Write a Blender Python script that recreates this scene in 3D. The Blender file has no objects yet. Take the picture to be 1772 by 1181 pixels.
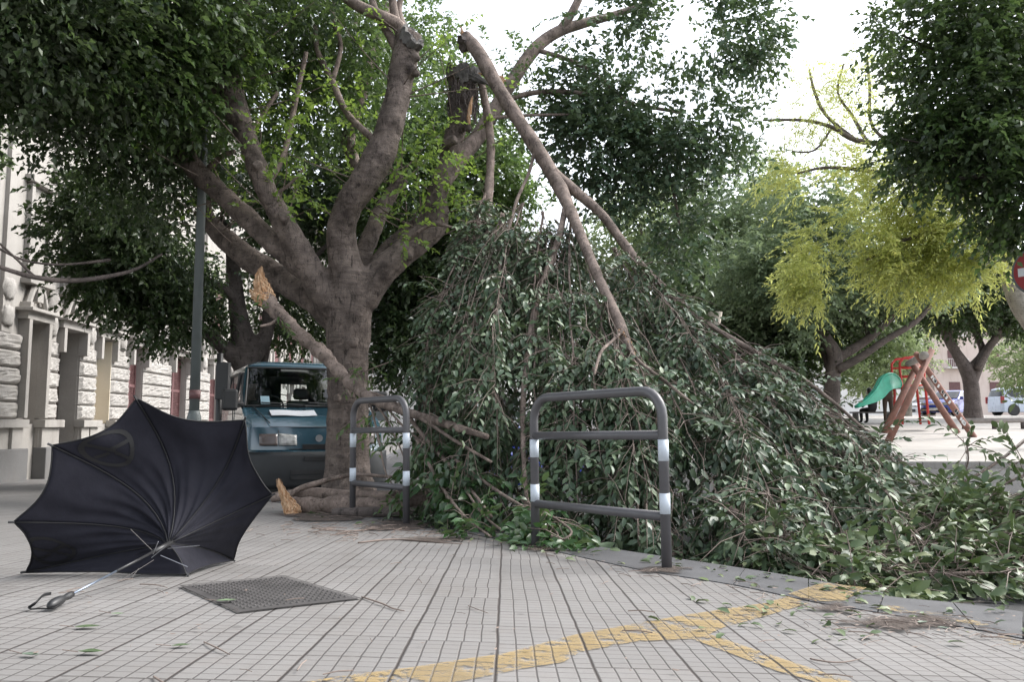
import bpy, math, random
import numpy as np
from mathutils import Vector, Matrix, noise as mnoise

random.seed(7)
rng = np.random.default_rng(11)
C = bpy.context.scene.collection
SC = bpy.context.scene

# ---------------------------------------------------------------- camera, sky, sun, exposure
F = 1430.0                      # focal length in photo pixels (photo is 1772 wide)
PITCH = math.atan((733 - 590.5) / F)
CAMZ = 0.62
cam_d = bpy.data.cameras.new('camera')
cam_d.sensor_width = 36.0
cam_d.lens = 36.0 * F / 1772.0
cam_d.clip_start = 0.05
cam_d.clip_end = 2000.0
cam = bpy.data.objects.new('camera', cam_d)
C.objects.link(cam)
cam.location = (0, 0, CAMZ)
cam.rotation_euler = (math.radians(90) + PITCH, 0, 0)
SC.camera = cam

SUN_EL, SUN_AZ = math.radians(44), math.radians(68)      # azimuth measured from +Y towards +X
world = bpy.data.worlds.new('World')
SC.world = world
world.use_nodes = True
wn, wl = world.node_tree.nodes, world.node_tree.links
sky = wn.new('ShaderNodeTexSky')
sky.sky_type = 'NISHITA'
sky.sun_disc = False
sky.sun_elevation = SUN_EL
sky.sun_rotation = SUN_AZ
sky.air_density = 1.0
sky.dust_density = 2.0
hs = wn.new('ShaderNodeHueSaturation')
hs.inputs['Saturation'].default_value = 0.30
hs.inputs['Value'].default_value = 1.3
bg = wn['Background']
bg.inputs['Strength'].default_value = 0.15
wl.new(sky.outputs[0], hs.inputs['Color'])
wl.new(hs.outputs[0], bg.inputs['Color'])

sun_d = bpy.data.lights.new('sun', 'SUN')
sun_d.energy = 1.6
sun_d.angle = math.radians(24)
sun_d.color = (1.0, 0.97, 0.93)
sun = bpy.data.objects.new('sun', sun_d)
C.objects.link(sun)
sd = Vector((math.cos(SUN_EL) * math.sin(SUN_AZ), math.cos(SUN_EL) * math.cos(SUN_AZ), math.sin(SUN_EL)))
sun.rotation_euler = sd.to_track_quat('Z', 'Y').to_euler()
sun.location = (20, 10, 30)

SC.view_settings.view_transform = 'Standard'
SC.view_settings.look = 'None'
SC.view_settings.exposure = 1.36
SC.view_settings.gamma = 1.0

# ---------------------------------------------------------------- picture <-> place helpers
CP, SP = math.cos(PITCH), math.sin(PITCH)


def ray(px, py):
    u, v = (px - 886) / F, (590.5 - py) / F
    return Vector((u, CP - v * SP, SP + v * CP))


def P(px, py, Y):
    d = ray(px, py)
    return Vector((0, 0, CAMZ)) + d * (Y / d.y)


def smooth(a, b, x):
    t = min(1, max(0, (x - a) / (b - a)))
    return t * t * (3 - 2 * t)


def zs(X, Y):                   # pavement: falls away from the viewer and towards the kerb
    return -0.042 * min(Y, 24) - 0.03 * max(X, -1.8)


def zroad(X, Y):
    base = zs(X, Y) - 0.12
    k = smooth(2.8, 7.5, X)
    far = smooth(60, 140, Y) * 2.0 if X > 0 else 0.0
    return base * (1 - k) + (-0.17) * k + far * 0


_PZ = [(12, -0.16), (15, -0.06), (22, 0.13), (33, 0.80), (51, 1.09), (140, 2.0)]


def zp(X, Y):                   # the square on the right climbs gently
    if Y <= _PZ[0][0]:
        return _PZ[0][1]
    for (a, za), (b, zb) in zip(_PZ, _PZ[1:]):
        if Y <= b:
            return za + (zb - za) * (Y - a) / (b - a)
    return _PZ[-1][1]


def G(px, py, zf=zs, off=0.0):
    d = ray(px, py)
    lo, hi = 0.5, 160.0
    for _ in range(60):
        m = 0.5 * (lo + hi)
        p = Vector((0, 0, CAMZ)) + d * (m / d.y)
        if p.z > zf(p.x, p.y) + off:
            lo = m
        else:
            hi = m
    return Vector((0, 0, CAMZ)) + d * (lo / d.y)


# ---------------------------------------------------------------- object helpers
def tag(o, label=None, cat=None, group=None, kind=None):
    if label:
        o['label'] = label
    if cat:
        o['category'] = cat
    if group:
        o['group'] = group
    if kind:
        o['kind'] = kind
    return o


def thing(name, label, cat, loc=(0, 0, 0), rotz=0.0, group=None):
    o = bpy.data.objects.new(name, None)
    o.empty_display_size = 0.2
    C.objects.link(o)
    o.location = loc
    o.rotation_euler = (0, 0, rotz)
    return tag(o, label, cat, group)


def link_mesh(name, me, mat, parent=None, world=False):
    o = bpy.data.objects.new(name, me)
    C.objects.link(o)
    if mat is not None:
        me.materials.append(mat)
    if parent is not None:
        o.parent = parent
        if world:               # vertices were given in world coordinates
            root = parent
            while root.parent is not None:
                root = root.parent
            if parent is root:
                m = Matrix.Translation(root.location) @ Matrix.Rotation(root.rotation_euler.z, 4, 'Z')
                o.matrix_parent_inverse = m.inverted()
    return o


def copy_tree(o, parent=None):
    c = o.copy()
    C.objects.link(c)
    if parent is not None:
        c.parent = parent
    for ch in [x for x in bpy.data.objects if x.parent == o]:
        copy_tree(ch, c)
    return c


class MB:
    def __init__(s):
        s.v, s.f = [], []

    def add(s, vs, fs):
        n = len(s.v)
        s.v += [tuple(p) for p in vs]
        s.f += [tuple(i + n for i in f) for f in fs]
        return s

    def box(s, c, size, M=None):
        x, y, z = (k / 2 for k in size)
        vs = [Vector((sx * x, sy * y, sz * z)) for sz in (-1, 1) for sy in (-1, 1) for sx in (-1, 1)]
        if M is not None:
            vs = [M @ p for p in vs]
        vs = [p + Vector(c) for p in vs]
        return s.add(vs, [(0, 2, 3, 1), (4, 5, 7, 6), (0, 1, 5, 4), (2, 6, 7, 3), (0, 4, 6, 2), (1, 3, 7, 5)])

    def prism(s, poly, axis, a, b):
        """poly: 2-D outline, extruded along axis ('x','y','z') from a to b"""
        def mk(p, t):
            return {'x': (t, p[0], p[1]), 'y': (p[0], t, p[1]), 'z': (p[0], p[1], t)}[axis]
        n = len(poly)
        vs = [mk(p, a) for p in poly] + [mk(p, b) for p in poly]
        fs = [tuple(range(n))[::-1], tuple(range(n, 2 * n))]
        fs += [(i, (i + 1) % n, n + (i + 1) % n, n + i) for i in range(n)]
        return s.add(vs, fs)

    def tube(s, pts, rad, seg=8, caps=True, flat=1.0, closed=False):
        pts = [Vector(p) for p in pts]
        n = len(pts)
        if not hasattr(rad, '__len__'):
            rad = [rad] * n
        tang = []
        for i in range(n):
            if closed:
                a, b = pts[(i - 1) % n], pts[(i + 1) % n]
            else:
                a, b = pts[max(0, i - 1)], pts[min(n - 1, i + 1)]
            t = b - a
            tang.append(t.normalized() if t.length > 1e-9 else Vector((0, 0, 1)))
        up = Vector((0, 0, 1)) if abs(tang[0].z) < 0.9 else Vector((1, 0, 0))
        nx = (up - tang[0] * up.dot(tang[0])).normalized()
        vs = []
        for i in range(n):
            nx = nx - tang[i] * nx.dot(tang[i])
            if nx.length < 1e-6:
                nx = tang[i].orthogonal()
            nx.normalize()
            ny = tang[i].cross(nx)
            for k in range(seg):
                a = 2 * math.pi * k / seg
                vs.append(pts[i] + nx * (math.cos(a) * rad[i]) + ny * (math.sin(a) * rad[i] * flat))
        fs = []
        for i in range(n if closed else n - 1):
            j = (i + 1) % n
            for k in range(seg):
                k2 = (k + 1) % seg
                fs.append((i * seg + k, i * seg + k2, j * seg + k2, j * seg + k))
        if caps and not closed:
            fs.append(tuple(range(seg))[::-1])
            fs.append(tuple((n - 1) * seg + k for k in range(seg)))
        return s.add(vs, fs)

    def lathe(s, prof, c=(0, 0, 0), seg=16, M=None):
        vs = []
        for r, z in prof:
            for k in range(seg):
                a = 2 * math.pi * k / seg
                p = Vector((r * math.cos(a), r * math.sin(a), z))
                if M is not None:
                    p = M @ p
                vs.append(p + Vector(c))
        n = len(prof)
        fs = [(i * seg + k, i * seg + (k + 1) % seg, (i + 1) * seg + (k + 1) % seg, (i + 1) * seg + k)
              for i in range(n - 1) for k in range(seg)]
        fs.append(tuple(range(seg))[::-1])
        fs.append(tuple((n - 1) * seg + k for k in range(seg)))
        return s.add(vs, fs)

    def grid(s, fn, nu, nv, skip=None):
        vs = [fn(i / nu, j / nv) for i in range(nu + 1) for j in range(nv + 1)]
        fs = []
        for i in range(nu):
            for j in range(nv):
                if skip and skip(i, j):
                    continue
                a = i * (nv + 1) + j
                fs.append((a, a + nv + 1, a + nv + 2, a + 1))
        return s.add(vs, fs)

    def build(s, name, mat, parent=None, smooth=False, world=False, bevel=0.0, solid=0.0):
        me = bpy.data.meshes.new(name)
        me.from_pydata(s.v, [], s.f)
        if smooth:
            me.polygons.foreach_set('use_smooth', [True] * len(me.polygons))
        me.update()
        o = link_mesh(name, me, mat, parent, world)
        if solid:
            m = o.modifiers.new('solid', 'SOLIDIFY')
            m.thickness = solid
            m.offset = -1
        if bevel:
            m = o.modifiers.new('bevel', 'BEVEL')
            m.width = bevel
            m.segments = 2
            m.limit_method = 'ANGLE'
        return o


def catmull(pts, rad, sub=5):
    pts = [Vector(p) for p in pts]
    n = len(pts)
    op, orr = [], []
    for i in range(n - 1):
        p0, p1, p2, p3 = pts[max(0, i - 1)], pts[i], pts[i + 1], pts[min(n - 1, i + 2)]
        for k in range(sub):
            t = k / sub
            op.append(0.5 * ((2 * p1) + (p2 - p0) * t + (2 * p0 - 5 * p1 + 4 * p2 - p3) * t * t
                             + (3 * p1 - p0 - 3 * p2 + p3) * t ** 3))
            orr.append(rad[i] + (rad[i + 1] - rad[i]) * t)
    op.append(pts[-1])
    orr.append(rad[-1])
    return op, orr


# ---------------------------------------------------------------- materials
class NT:
    def __init__(s, name):
        s.m = bpy.data.materials.new(name)
        s.m.use_nodes = True
        s.n, s.l = s.m.node_tree.nodes, s.m.node_tree.links
        s.p = s.n['Principled BSDF']
        s.out = s.n['Material Output']

    def new(s, t, **kw):
        x = s.n.new(t)
        for k, v in kw.items():
            setattr(x, k, v)
        return x

    def put(s, sock, v):
        if isinstance(v, (int, float)):
            sock.default_value = v
        elif isinstance(v, (tuple, list)):
            sock.default_value = v if len(v) == len(sock.default_value) else (*v, 1.0)
        else:
            s.l.new(v, sock)

    def math(s, op, a, b=0.0, c=None, clamp=False):
        x = s.new('ShaderNodeMath', operation=op, use_clamp=clamp)
        s.put(x.inputs[0], a)
        s.put(x.inputs[1], b)
        if c is not None:
            s.put(x.inputs[2], c)
        return x.outputs[0]

    def coord(s, kind='Object'):
        return s.new('ShaderNodeTexCoord').outputs[kind]

    def mapping(s, v, scale=(1, 1, 1), rot=(0, 0, 0), loc=(0, 0, 0)):
        x = s.new('ShaderNodeMapping')
        s.l.new(v, x.inputs[0])
        x.inputs['Scale'].default_value = scale
        x.inputs['Rotation'].default_value = rot
        x.inputs['Location'].default_value = loc
        return x.outputs[0]

    def noise(s, v, scale, detail=4, rough=0.55, dist=0.0):
        x = s.new('ShaderNodeTexNoise')
        s.l.new(v, x.inputs['Vector'])
        x.inputs['Scale'].default_value = scale
        x.inputs['Detail'].default_value = detail
        x.inputs['Roughness'].default_value = rough
        x.inputs['Distortion'].default_value = dist
        return x.outputs['Fac']

    def ramp(s, fac, stops, mode='LINEAR'):
        x = s.new('ShaderNodeValToRGB')
        cr = x.color_ramp
        cr.interpolation = mode
        while len(cr.elements) > 1:
            cr.elements.remove(cr.elements[-1])
        for i, (p, col) in enumerate(stops):
            e = cr.elements[0] if i == 0 else cr.elements.new(p)
            e.position = p
            e.color = (*col, 1) if len(col) == 3 else col
        s.put(x.inputs[0], fac)
        return x.outputs[0]

    def mix(s, fac, a, b, blend='MIX'):
        x = s.new('ShaderNodeMix', data_type='RGBA', blend_type=blend)
        s.put(x.inputs[0], fac)
        s.put(x.inputs[6], a)
        s.put(x.inputs[7], b)
        return x.outputs[2]

    def bump(s, h, strength=0.3, dist=0.01):
        x = s.new('ShaderNodeBump')
        x.inputs['Strength'].default_value = strength
        x.inputs['Distance'].default_value = dist
        s.l.new(h, x.inputs['Height'])
        s.l.new(x.outputs[0], s.p.inputs['Normal'])

    def set(s, color=None, rough=None, metal=None, spec=None, **kw):
        if color is not None:
            s.put(s.p.inputs['Base Color'], color)
        if rough is not None:
            s.put(s.p.inputs['Roughness'], rough)
        if metal is not None:
            s.put(s.p.inputs['Metallic'], metal)
        if spec is not None:
            s.put(s.p.inputs['Specular IOR Level'], spec)
        for k, v in kw.items():
            s.put(s.p.inputs[k.replace('_', ' ')], v)
        return s


def mat_plain(name, col, rough=0.5, metal=0.0, spec=0.5, var=0.15, scale=6.0, bump=0.0):
    t = NT(name)
    co = t.coord()
    n = t.noise(co, scale, 5)
    a = tuple(c * (1 - var) for c in col)
    b = tuple(min(1, c * (1 + var)) for c in col)
    t.set(t.ramp(n, [(0.3, a), (0.7, b)]), t.math('MULTIPLY_ADD', n, 0.15, rough - 0.07), metal, spec)
    if bump:
        t.bump(t.noise(co, scale * 8, 4), bump, 0.01)
    return t.m


TW = 0.295                       # paving tile


def tile_nodes(t):
    """returns (groove factor 0..1, per-tile random, noise) for the ribbed cement tiles"""
    co = t.mapping(t.coord(), rot=(0, 0, -0.0077))
    sep = t.new('ShaderNodeSeparateXYZ')
    t.l.new(co, sep.inputs[0])
    warp = t.noise(co, 3.0, 2)
    u = t.math('ADD', sep.outputs[0], t.math('MULTIPLY_ADD', warp, 0.012, -0.006))
    v = t.math('ADD', sep.outputs[1], t.math('MULTIPLY_ADD', warp, -0.012, 0.006))
    u = t.math('DIVIDE', t.math('ADD', u, 30 * TW + 0.028), TW)
    v = t.math('DIVIDE', t.math('ADD', v, 30 * TW), TW)
    iu = t.math('FLOOR', u)
    wcol = t.new('ShaderNodeTexWhiteNoise', noise_dimensions='1D')
    t.l.new(iu, wcol.inputs['W'])
    v = t.math('ADD', v, t.math('MULTIPLY', wcol.outputs[0], 0.45))
    iv = t.math('FLOOR', v)
    fu, fv = t.math('FRACT', u), t.math('FRACT', v)
    cmb = t.new('ShaderNodeCombineXYZ')
    t.l.new(iu, cmb.inputs[0])
    t.l.new(iv, cmb.inputs[1])
    wn_ = t.new('ShaderNodeTexWhiteNoise', noise_dimensions='2D')
    t.l.new(cmb.outputs[0], wn_.inputs['Vector'])
    rnd = wn_.outputs[0]

    def line(f, n, w, shift=None):
        x = t.math('MULTIPLY', f, n)
        if shift is not None:
            x = t.math('ADD', x, shift)
        d = t.math('ABSOLUTE', t.math('SUBTRACT', t.math('FRACT', t.math('ADD', x, 0.5)), 0.5))
        return t.math('SUBTRACT', 1.0, t.math('DIVIDE', d, w), clamp=True)
    sh = t.math('MULTIPLY_ADD', rnd, 0.16, -0.08)
    fine = t.noise(co, 22, 4, 0.6)
    rib_u = line(fu, 5, 0.075, sh)
    rib_v = line(fv, 5, 0.062)
    jnt_u = line(fu, 1, 0.026)
    jnt_v = line(fv, 1, 0.026)
    cross = t.math('MULTIPLY', rib_v, t.math('MULTIPLY_ADD', fine, 1.25, 0.05))
    g = t.math('MAXIMUM', t.math('MULTIPLY', rib_u, 0.85), cross)
    jvv = t.math('MULTIPLY', jnt_v, t.math('MULTIPLY_ADD', fine, 1.8, 0.0, clamp=True))
    g = t.math('MAXIMUM', g, t.math('MAXIMUM', t.math('MULTIPLY', jnt_u, 1.25), jvv), clamp=True)
    return g, rnd, co


def mat_tiles():
    t = NT('cement_tiles')
    g, rnd, co = tile_nodes(t)
    big = t.noise(co, 0.7, 5, 0.6)
    mid = t.noise(co, 6.0, 5, 0.65)
    grit = t.noise(co, 180, 3, 0.7)
    base = t.ramp(big, [(0.3, (0.172, 0.165, 0.159)), (0.7, (0.240, 0.232, 0.224))])
    base = t.mix(t.math('MULTIPLY', t.math('SUBTRACT', mid, 0.45, clamp=True), 1.6), base, (0.19, 0.172, 0.158))
    base = t.mix(t.math('MULTIPLY', rnd, 0.5), base, (0.155, 0.148, 0.142))
    base = t.mix(t.math('MULTIPLY', t.math('SUBTRACT', grit, 0.52, clamp=True), 2.2), base, (0.13, 0.12, 0.112))
    spots = t.ramp(t.noise(co, 1.7, 5, 0.75), [(0.56, (0, 0, 0)), (0.70, (1, 1, 1))])
    base = t.mix(t.math('MULTIPLY', spots, 0.45), base, (0.12, 0.108, 0.098))
    gum = t.new('ShaderNodeTexVoronoi')
    t.l.new(co, gum.inputs['Vector'])
    gum.inputs['Scale'].default_value = 2.2
    gs = t.ramp(gum.outputs['Distance'], [(0.035, (0.6, 0.6, 0.6)), (0.055, (0, 0, 0))])
    base = t.mix(gs, base, (0.085, 0.08, 0.075))
    streak = t.noise(t.mapping(co, scale=(2.5, 0.5, 1), rot=(0, 0, 0.5)), 1.4, 5, 0.7)
    base = t.mix(t.ramp(streak, [(0.52, (0, 0, 0)), (0.72, (0.45, 0.45, 0.45))]), base, (0.15, 0.138, 0.128))
    col = t.mix(g, base, (0.034, 0.027, 0.024))
    t.set(col, 0.8, 0, 0.35)
    h = t.math('SUBTRACT', t.math('MULTIPLY', grit, 0.12), g)
    t.bump(h, 0.5, 0.006)
    return t.m


def mat_yellow(wear=0.5):
    t = NT('worn_yellow_paint')
    g, rnd, co = tile_nodes(t)
    n1 = t.noise(co, 9, 6, 0.7)
    n2 = t.noise(co, 60, 3, 0.7)
    col = t.ramp(n1, [(0.3, (0.285, 0.205, 0.09)), (0.7, (0.36, 0.265, 0.125))])
    col = t.mix(t.math('MULTIPLY', n2, 0.3), col, (0.27, 0.20, 0.11))
    t.set(col, 0.75, 0, 0.3)
    hole = t.math('ADD', t.math('MULTIPLY', n1, 0.8), t.math('MULTIPLY', n2, 0.35))
    keep = t.ramp(hole, [(wear + 0.09, (1, 1, 1)), (wear + 0.15, (0, 0, 0))])
    keep = t.math('MULTIPLY', keep, t.math('SUBTRACT', 1.0, t.math('MULTIPLY', g, 1.1), clamp=True))
    fade = t.ramp(t.noise(co, 2.3, 4, 0.65), [(0.3, (0.55, 0.55, 0.55)), (0.62, (0.86, 0.86, 0.86))])
    keep = t.math('MULTIPLY', keep, fade)
    t.put(t.p.inputs['Alpha'], keep)
    return t.m


def mat_stone_kerb():
    t = NT('basalt_kerb')
    co = t.coord()
    n = t.noise(co, 2.5, 6, 0.6)
    f = t.noise(co, 120, 3, 0.75)
    col = t.ramp(n, [(0.3, (0.058, 0.058, 0.061)), (0.7, (0.098, 0.098, 0.102))])
    col = t.mix(t.math('MULTIPLY', t.math('SUBTRACT', f, 0.5, clamp=True), 2.0), col, (0.04, 0.038, 0.038))
    t.set(col, 0.75, 0, 0.4)
    t.bump(f, 0.25, 0.006)
    return t.m


def mat_asphalt():
    t = NT('asphalt')
    co = t.coord()
    n = t.noise(co, 0.8, 6, 0.6)
    f = t.noise(co, 90, 3, 0.8)
    col = t.ramp(n, [(0.3, (0.036, 0.036, 0.038)), (0.7, (0.062, 0.061, 0.061))])
    col = t.mix(t.math('MULTIPLY', t.math('SUBTRACT', f, 0.5, clamp=True), 2.0), col, (0.12, 0.118, 0.115))
    t.set(col, 0.85, 0, 0.3)
    t.bump(f, 0.5, 0.01)
    return t.m


def mat_bark(name, dark, light, scale=1.0, bump=0.6, rings=True):
    t = NT(name)
    co = t.coord()
    n = t.noise(co, 3.0 * scale, 6, 0.65)
    v = t.mapping(co, scale=(4, 4, 26))
    ring = t.noise(v, 1.0 * scale, 4, 0.6, 0.6)
    blot = t.noise(co, 9 * scale, 4, 0.7)
    fine = t.noise(co, 60 * scale, 4, 0.7)
    col = t.ramp(n, [(0.34, dark), (0.64, light)])
    crack = t.noise(t.mapping(co, scale=(7, 7, 2.2)), 2.2 * scale, 5, 0.75, 1.2)
    col = t.mix(t.ramp(crack, [(0.36, (0.8, 0.8, 0.8)), (0.46, (0, 0, 0))]), col, tuple(c * 0.35 for c in dark))
    if rings:
        col = t.mix(t.math('MULTIPLY', t.math('SUBTRACT', ring, 0.5, clamp=True), 2.2), col, tuple(c * 0.45 for c in dark))
    col = t.mix(t.ramp(blot, [(0.6, (0, 0, 0)), (0.72, (0.75, 0.75, 0.75))]), col, tuple(c * 0.3 for c in dark))
    lich = t.ramp(t.noise(co, 5.5 * scale, 5, 0.7), [(0.58, (0, 0, 0)), (0.70, (0.5, 0.5, 0.5))])
    col = t.mix(lich, col, tuple(min(1, c * 1.5) for c in light))
    t.set(col, 0.8, 0, 0.3)
    h = t.math('ADD', t.math('MULTIPLY', t.math('ADD', t.math('MULTIPLY', ring, 1.0 if rings else 0.15), crack), 0.6), t.math('ADD', t.math('MULTIPLY', blot, 0.6), t.math('MULTIPLY', fine, 0.35)))
    t.bump(h, bump, 0.03)
    return t.m


def mat_leaf(name, cols, rough=0.38, trans=0.25, tcol=(0.16, 0.26, 0.05), spec=0.5):
    """cols: stops over the random value of each leaf"""
    t = NT(name)
    geo = t.new('ShaderNodeNewGeometry')
    r = geo.outputs['Random Per Island']
    stops = [(i / max(1, len(cols) - 1), c) for i, c in enumerate(cols)]
    col = t.ramp(r, stops)
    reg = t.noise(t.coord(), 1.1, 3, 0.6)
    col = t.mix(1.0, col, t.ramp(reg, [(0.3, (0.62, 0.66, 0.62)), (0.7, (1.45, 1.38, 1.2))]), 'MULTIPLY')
    under = t.mix(0.5, col, (0.13, 0.16, 0.10))
    col = t.mix(geo.outputs['Backfacing'], col, under)
    t.set(col, t.math('MULTIPLY_ADD', r, 0.2, rough - 0.1), 0, spec)
    tr = t.new('ShaderNodeBsdfTranslucent')
    t.put(tr.inputs['Color'], t.mix(0.5, col, tcol))
    mx = t.new('ShaderNodeMixShader')
    mx.inputs[0].default_value = trans
    t.l.new(t.p.outputs[0], mx.inputs[1])
    t.l.new(tr.outputs[0], mx.inputs[2])
    t.l.new(mx.outputs[0], t.out.inputs['Surface'])
    return t.m


def mat_glass(name, tint=(0.75, 0.82, 0.82), refl=0.5):
    t = NT(name)
    tr = t.new('ShaderNodeBsdfTransparent')
    t.put(tr.inputs[0], tint)
    gl = t.new('ShaderNodeBsdfGlossy')
    gl.inputs['Roughness'].default_value = 0.03
    fr = t.new('ShaderNodeFresnel')
    fr.inputs['IOR'].default_value = 1.45
    mx = t.new('ShaderNodeMixShader')
    t.l.new(t.math('MULTIPLY_ADD', fr.outputs[0], 1.0, 0.05 * refl, clamp=True), mx.inputs[0])
    t.l.new(tr.outputs[0], mx.inputs[1])
    t.l.new(gl.outputs[0], mx.inputs[2])
    t.l.new(mx.outputs[0], t.out.inputs['Surface'])
    return t.m


def mat_stone(name, a, b, dirt=(0.16, 0.145, 0.13), bump=0.4, scale=1.0):
    t = NT(name)
    co = t.coord()
    n = t.noise(co, 0.9 * scale, 6, 0.6)
    st = t.noise(t.mapping(co, scale=(1.5, 1.5, 0.25)), 1.3 * scale, 5, 0.65)
    f = t.noise(co, 28 * scale, 5, 0.7)
    col = t.ramp(n, [(0.3, a), (0.7, b)])
    col = t.mix(t.ramp(st, [(0.52, (0, 0, 0)), (0.75, (0.55, 0.55, 0.55))]), col, dirt)
    col = t.mix(t.math('MULTIPLY', t.math('SUBTRACT', f, 0.5, clamp=True), 1.2), col, dirt)
    t.set(col, 0.88, 0, 0.25)
    t.bump(f, bump, 0.02)
    return t.m


M = {}
M['tiles'] = mat_tiles()
M['yellow'] = mat_yellow(0.505)
M['yellow_worn'] = mat_yellow(0.41)
M['kerb'] = mat_stone_kerb()
M['asphalt'] = mat_asphalt()
M['bark'] = mat_bark('grey_brown_bark', (0.056, 0.043, 0.037), (0.215, 0.172, 0.148), bump=1.0)
M['bark_dark'] = mat_bark('dark_bark', (0.07, 0.058, 0.053), (0.14, 0.115, 0.105))
M['bark_limb'] = mat_bark('broken_limb_bark', (0.095, 0.072, 0.060), (0.30, 0.235, 0.20), 1.7, 0.9, rings=False)
M['bark_far'] = mat_bark('far_bark', (0.085, 0.068, 0.06), (0.15, 0.122, 0.11))
M['bark_pale'] = mat_bark('pale_bark', (0.22, 0.20, 0.17), (0.36, 0.33, 0.29))
M['twig'] = mat_plain('twig_brown', (0.19, 0.145, 0.12), 0.7, var=0.3, scale=10)
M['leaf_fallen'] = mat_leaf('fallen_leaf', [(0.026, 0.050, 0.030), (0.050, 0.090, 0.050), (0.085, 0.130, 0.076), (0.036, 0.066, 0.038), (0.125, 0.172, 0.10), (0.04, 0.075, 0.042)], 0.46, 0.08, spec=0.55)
M['leaf_fallen_lit'] = mat_leaf('fallen_leaf_lit', [(0.036, 0.066, 0.028), (0.07, 0.112, 0.046), (0.115, 0.152, 0.070), (0.05, 0.085, 0.036), (0.145, 0.17, 0.08)], 0.5, 0.10, spec=0.45)  # lighter, more olive fallen leaf; the stronger light there is put into the colour
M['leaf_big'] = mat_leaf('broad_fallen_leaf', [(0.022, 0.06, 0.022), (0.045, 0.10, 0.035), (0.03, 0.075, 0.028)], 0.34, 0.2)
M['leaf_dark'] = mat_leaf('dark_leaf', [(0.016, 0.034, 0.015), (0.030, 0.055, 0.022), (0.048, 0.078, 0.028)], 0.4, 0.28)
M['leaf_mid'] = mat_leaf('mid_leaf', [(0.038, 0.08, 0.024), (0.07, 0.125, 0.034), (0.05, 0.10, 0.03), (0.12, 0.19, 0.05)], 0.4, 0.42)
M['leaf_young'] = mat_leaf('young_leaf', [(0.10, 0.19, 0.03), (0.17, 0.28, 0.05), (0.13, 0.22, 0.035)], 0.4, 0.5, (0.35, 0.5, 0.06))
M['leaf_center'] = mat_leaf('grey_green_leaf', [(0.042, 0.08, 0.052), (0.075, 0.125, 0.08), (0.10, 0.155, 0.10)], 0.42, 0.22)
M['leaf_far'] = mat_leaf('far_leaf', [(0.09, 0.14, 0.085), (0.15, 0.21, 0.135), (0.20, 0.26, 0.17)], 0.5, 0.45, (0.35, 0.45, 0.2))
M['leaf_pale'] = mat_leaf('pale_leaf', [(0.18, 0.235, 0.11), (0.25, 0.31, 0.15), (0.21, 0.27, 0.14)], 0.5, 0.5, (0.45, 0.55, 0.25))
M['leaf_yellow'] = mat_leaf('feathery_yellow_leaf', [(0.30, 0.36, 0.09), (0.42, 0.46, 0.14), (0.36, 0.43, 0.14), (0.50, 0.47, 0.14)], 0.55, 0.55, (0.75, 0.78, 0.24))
M['splinter'] = NT('fresh_splintered_wood').set(rough=0.75).m
_t = NT('splintered_wood')
_co = _t.coord()
_n = _t.noise(_t.mapping(_co, scale=(30, 30, 5)), 1.2, 5, 0.7)
_t.set(_t.ramp(_n, [(0.25, (0.20, 0.10, 0.05)), (0.42, (0.42, 0.235, 0.12)), (0.7, (0.62, 0.47, 0.33))]), 0.8, 0, 0.2)
_t.bump(_n, 0.8, 0.02)
M['splinter'] = _t.m
M['cut_wood'] = mat_plain('old_cut_wood', (0.13, 0.122, 0.115), 0.9, var=0.55, scale=12, bump=0.9)
M['stone'] = mat_stone('facade_stone', (0.30, 0.283, 0.262), (0.385, 0.364, 0.338))
M['stone_rough'] = mat_stone('rock_faced_stone', (0.315, 0.298, 0.278), (0.41, 0.39, 0.365), bump=0.9)
M['stone_dark'] = mat_stone('dark_plinth_stone', (0.13, 0.13, 0.13), (0.19, 0.185, 0.18))
M['plaster'] = mat_stone('cream_plaster', (0.55, 0.48, 0.37), (0.62, 0.56, 0.46), (0.4, 0.36, 0.3), 0.1)
M['maroon'] = mat_plain('maroon_shutter', (0.13, 0.062, 0.062), 0.6, var=0.2)
M['door_dark'] = mat_plain('dark_timber', (0.035, 0.026, 0.022), 0.5, var=0.25)
M['black'] = mat_plain('black_plastic', (0.018, 0.018, 0.019), 0.45, var=0.2)
M['rubber'] = mat_plain('tyre_rubber', (0.02, 0.02, 0.02), 0.85)
M['bumper'] = mat_plain('grey_bumper_plastic', (0.016, 0.018, 0.020), 0.55, var=0.15)
M['grey_paint'] = mat_plain('grey_barrier_paint', (0.085, 0.082, 0.087), 0.42, 0.0, 0.5, var=0.1, scale=9)
M['white_band'] = mat_plain('white_reflective_band', (0.52, 0.57, 0.63), 0.55, var=0.06, scale=14)
M['pole'] = mat_plain('grey_green_pole', (0.105, 0.12, 0.118), 0.5, var=0.15, scale=3)
M['steel'] = mat_plain('bright_steel', (0.42, 0.43, 0.46), 0.3, 1.0)
M['alu'] = mat_plain('aluminium_shaft', (0.20, 0.235, 0.29), 0.4, 0.85)
M['iron'] = mat_plain('worn_iron', (0.075, 0.070, 0.068), 0.62, 0.3, 0.4, var=0.25, scale=7, bump=0.15)
M['glass'] = mat_glass('clear_glass')
M['lamp_glass'] = mat_plain('headlight_glass', (0.30, 0.30, 0.29), 0.15, var=0.45, scale=16)
M['lamp_amber'] = mat_plain('indicator_lens', (0.10, 0.08, 0.075), 0.25)
M['overlay'] = mat_plain('matt_white', (0.40, 0.42, 0.45), 0.8, var=0.03)
M['blue_card'] = mat_plain('blue_card', (0.14, 0.23, 0.28), 0.7, var=0.1)
M['red'] = mat_plain('red_enamel', (0.50, 0.035, 0.03), 0.4, var=0.15)
M['sign_red'] = mat_plain('sign_red', (0.27, 0.025, 0.028), 0.4, var=0.12)
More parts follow.
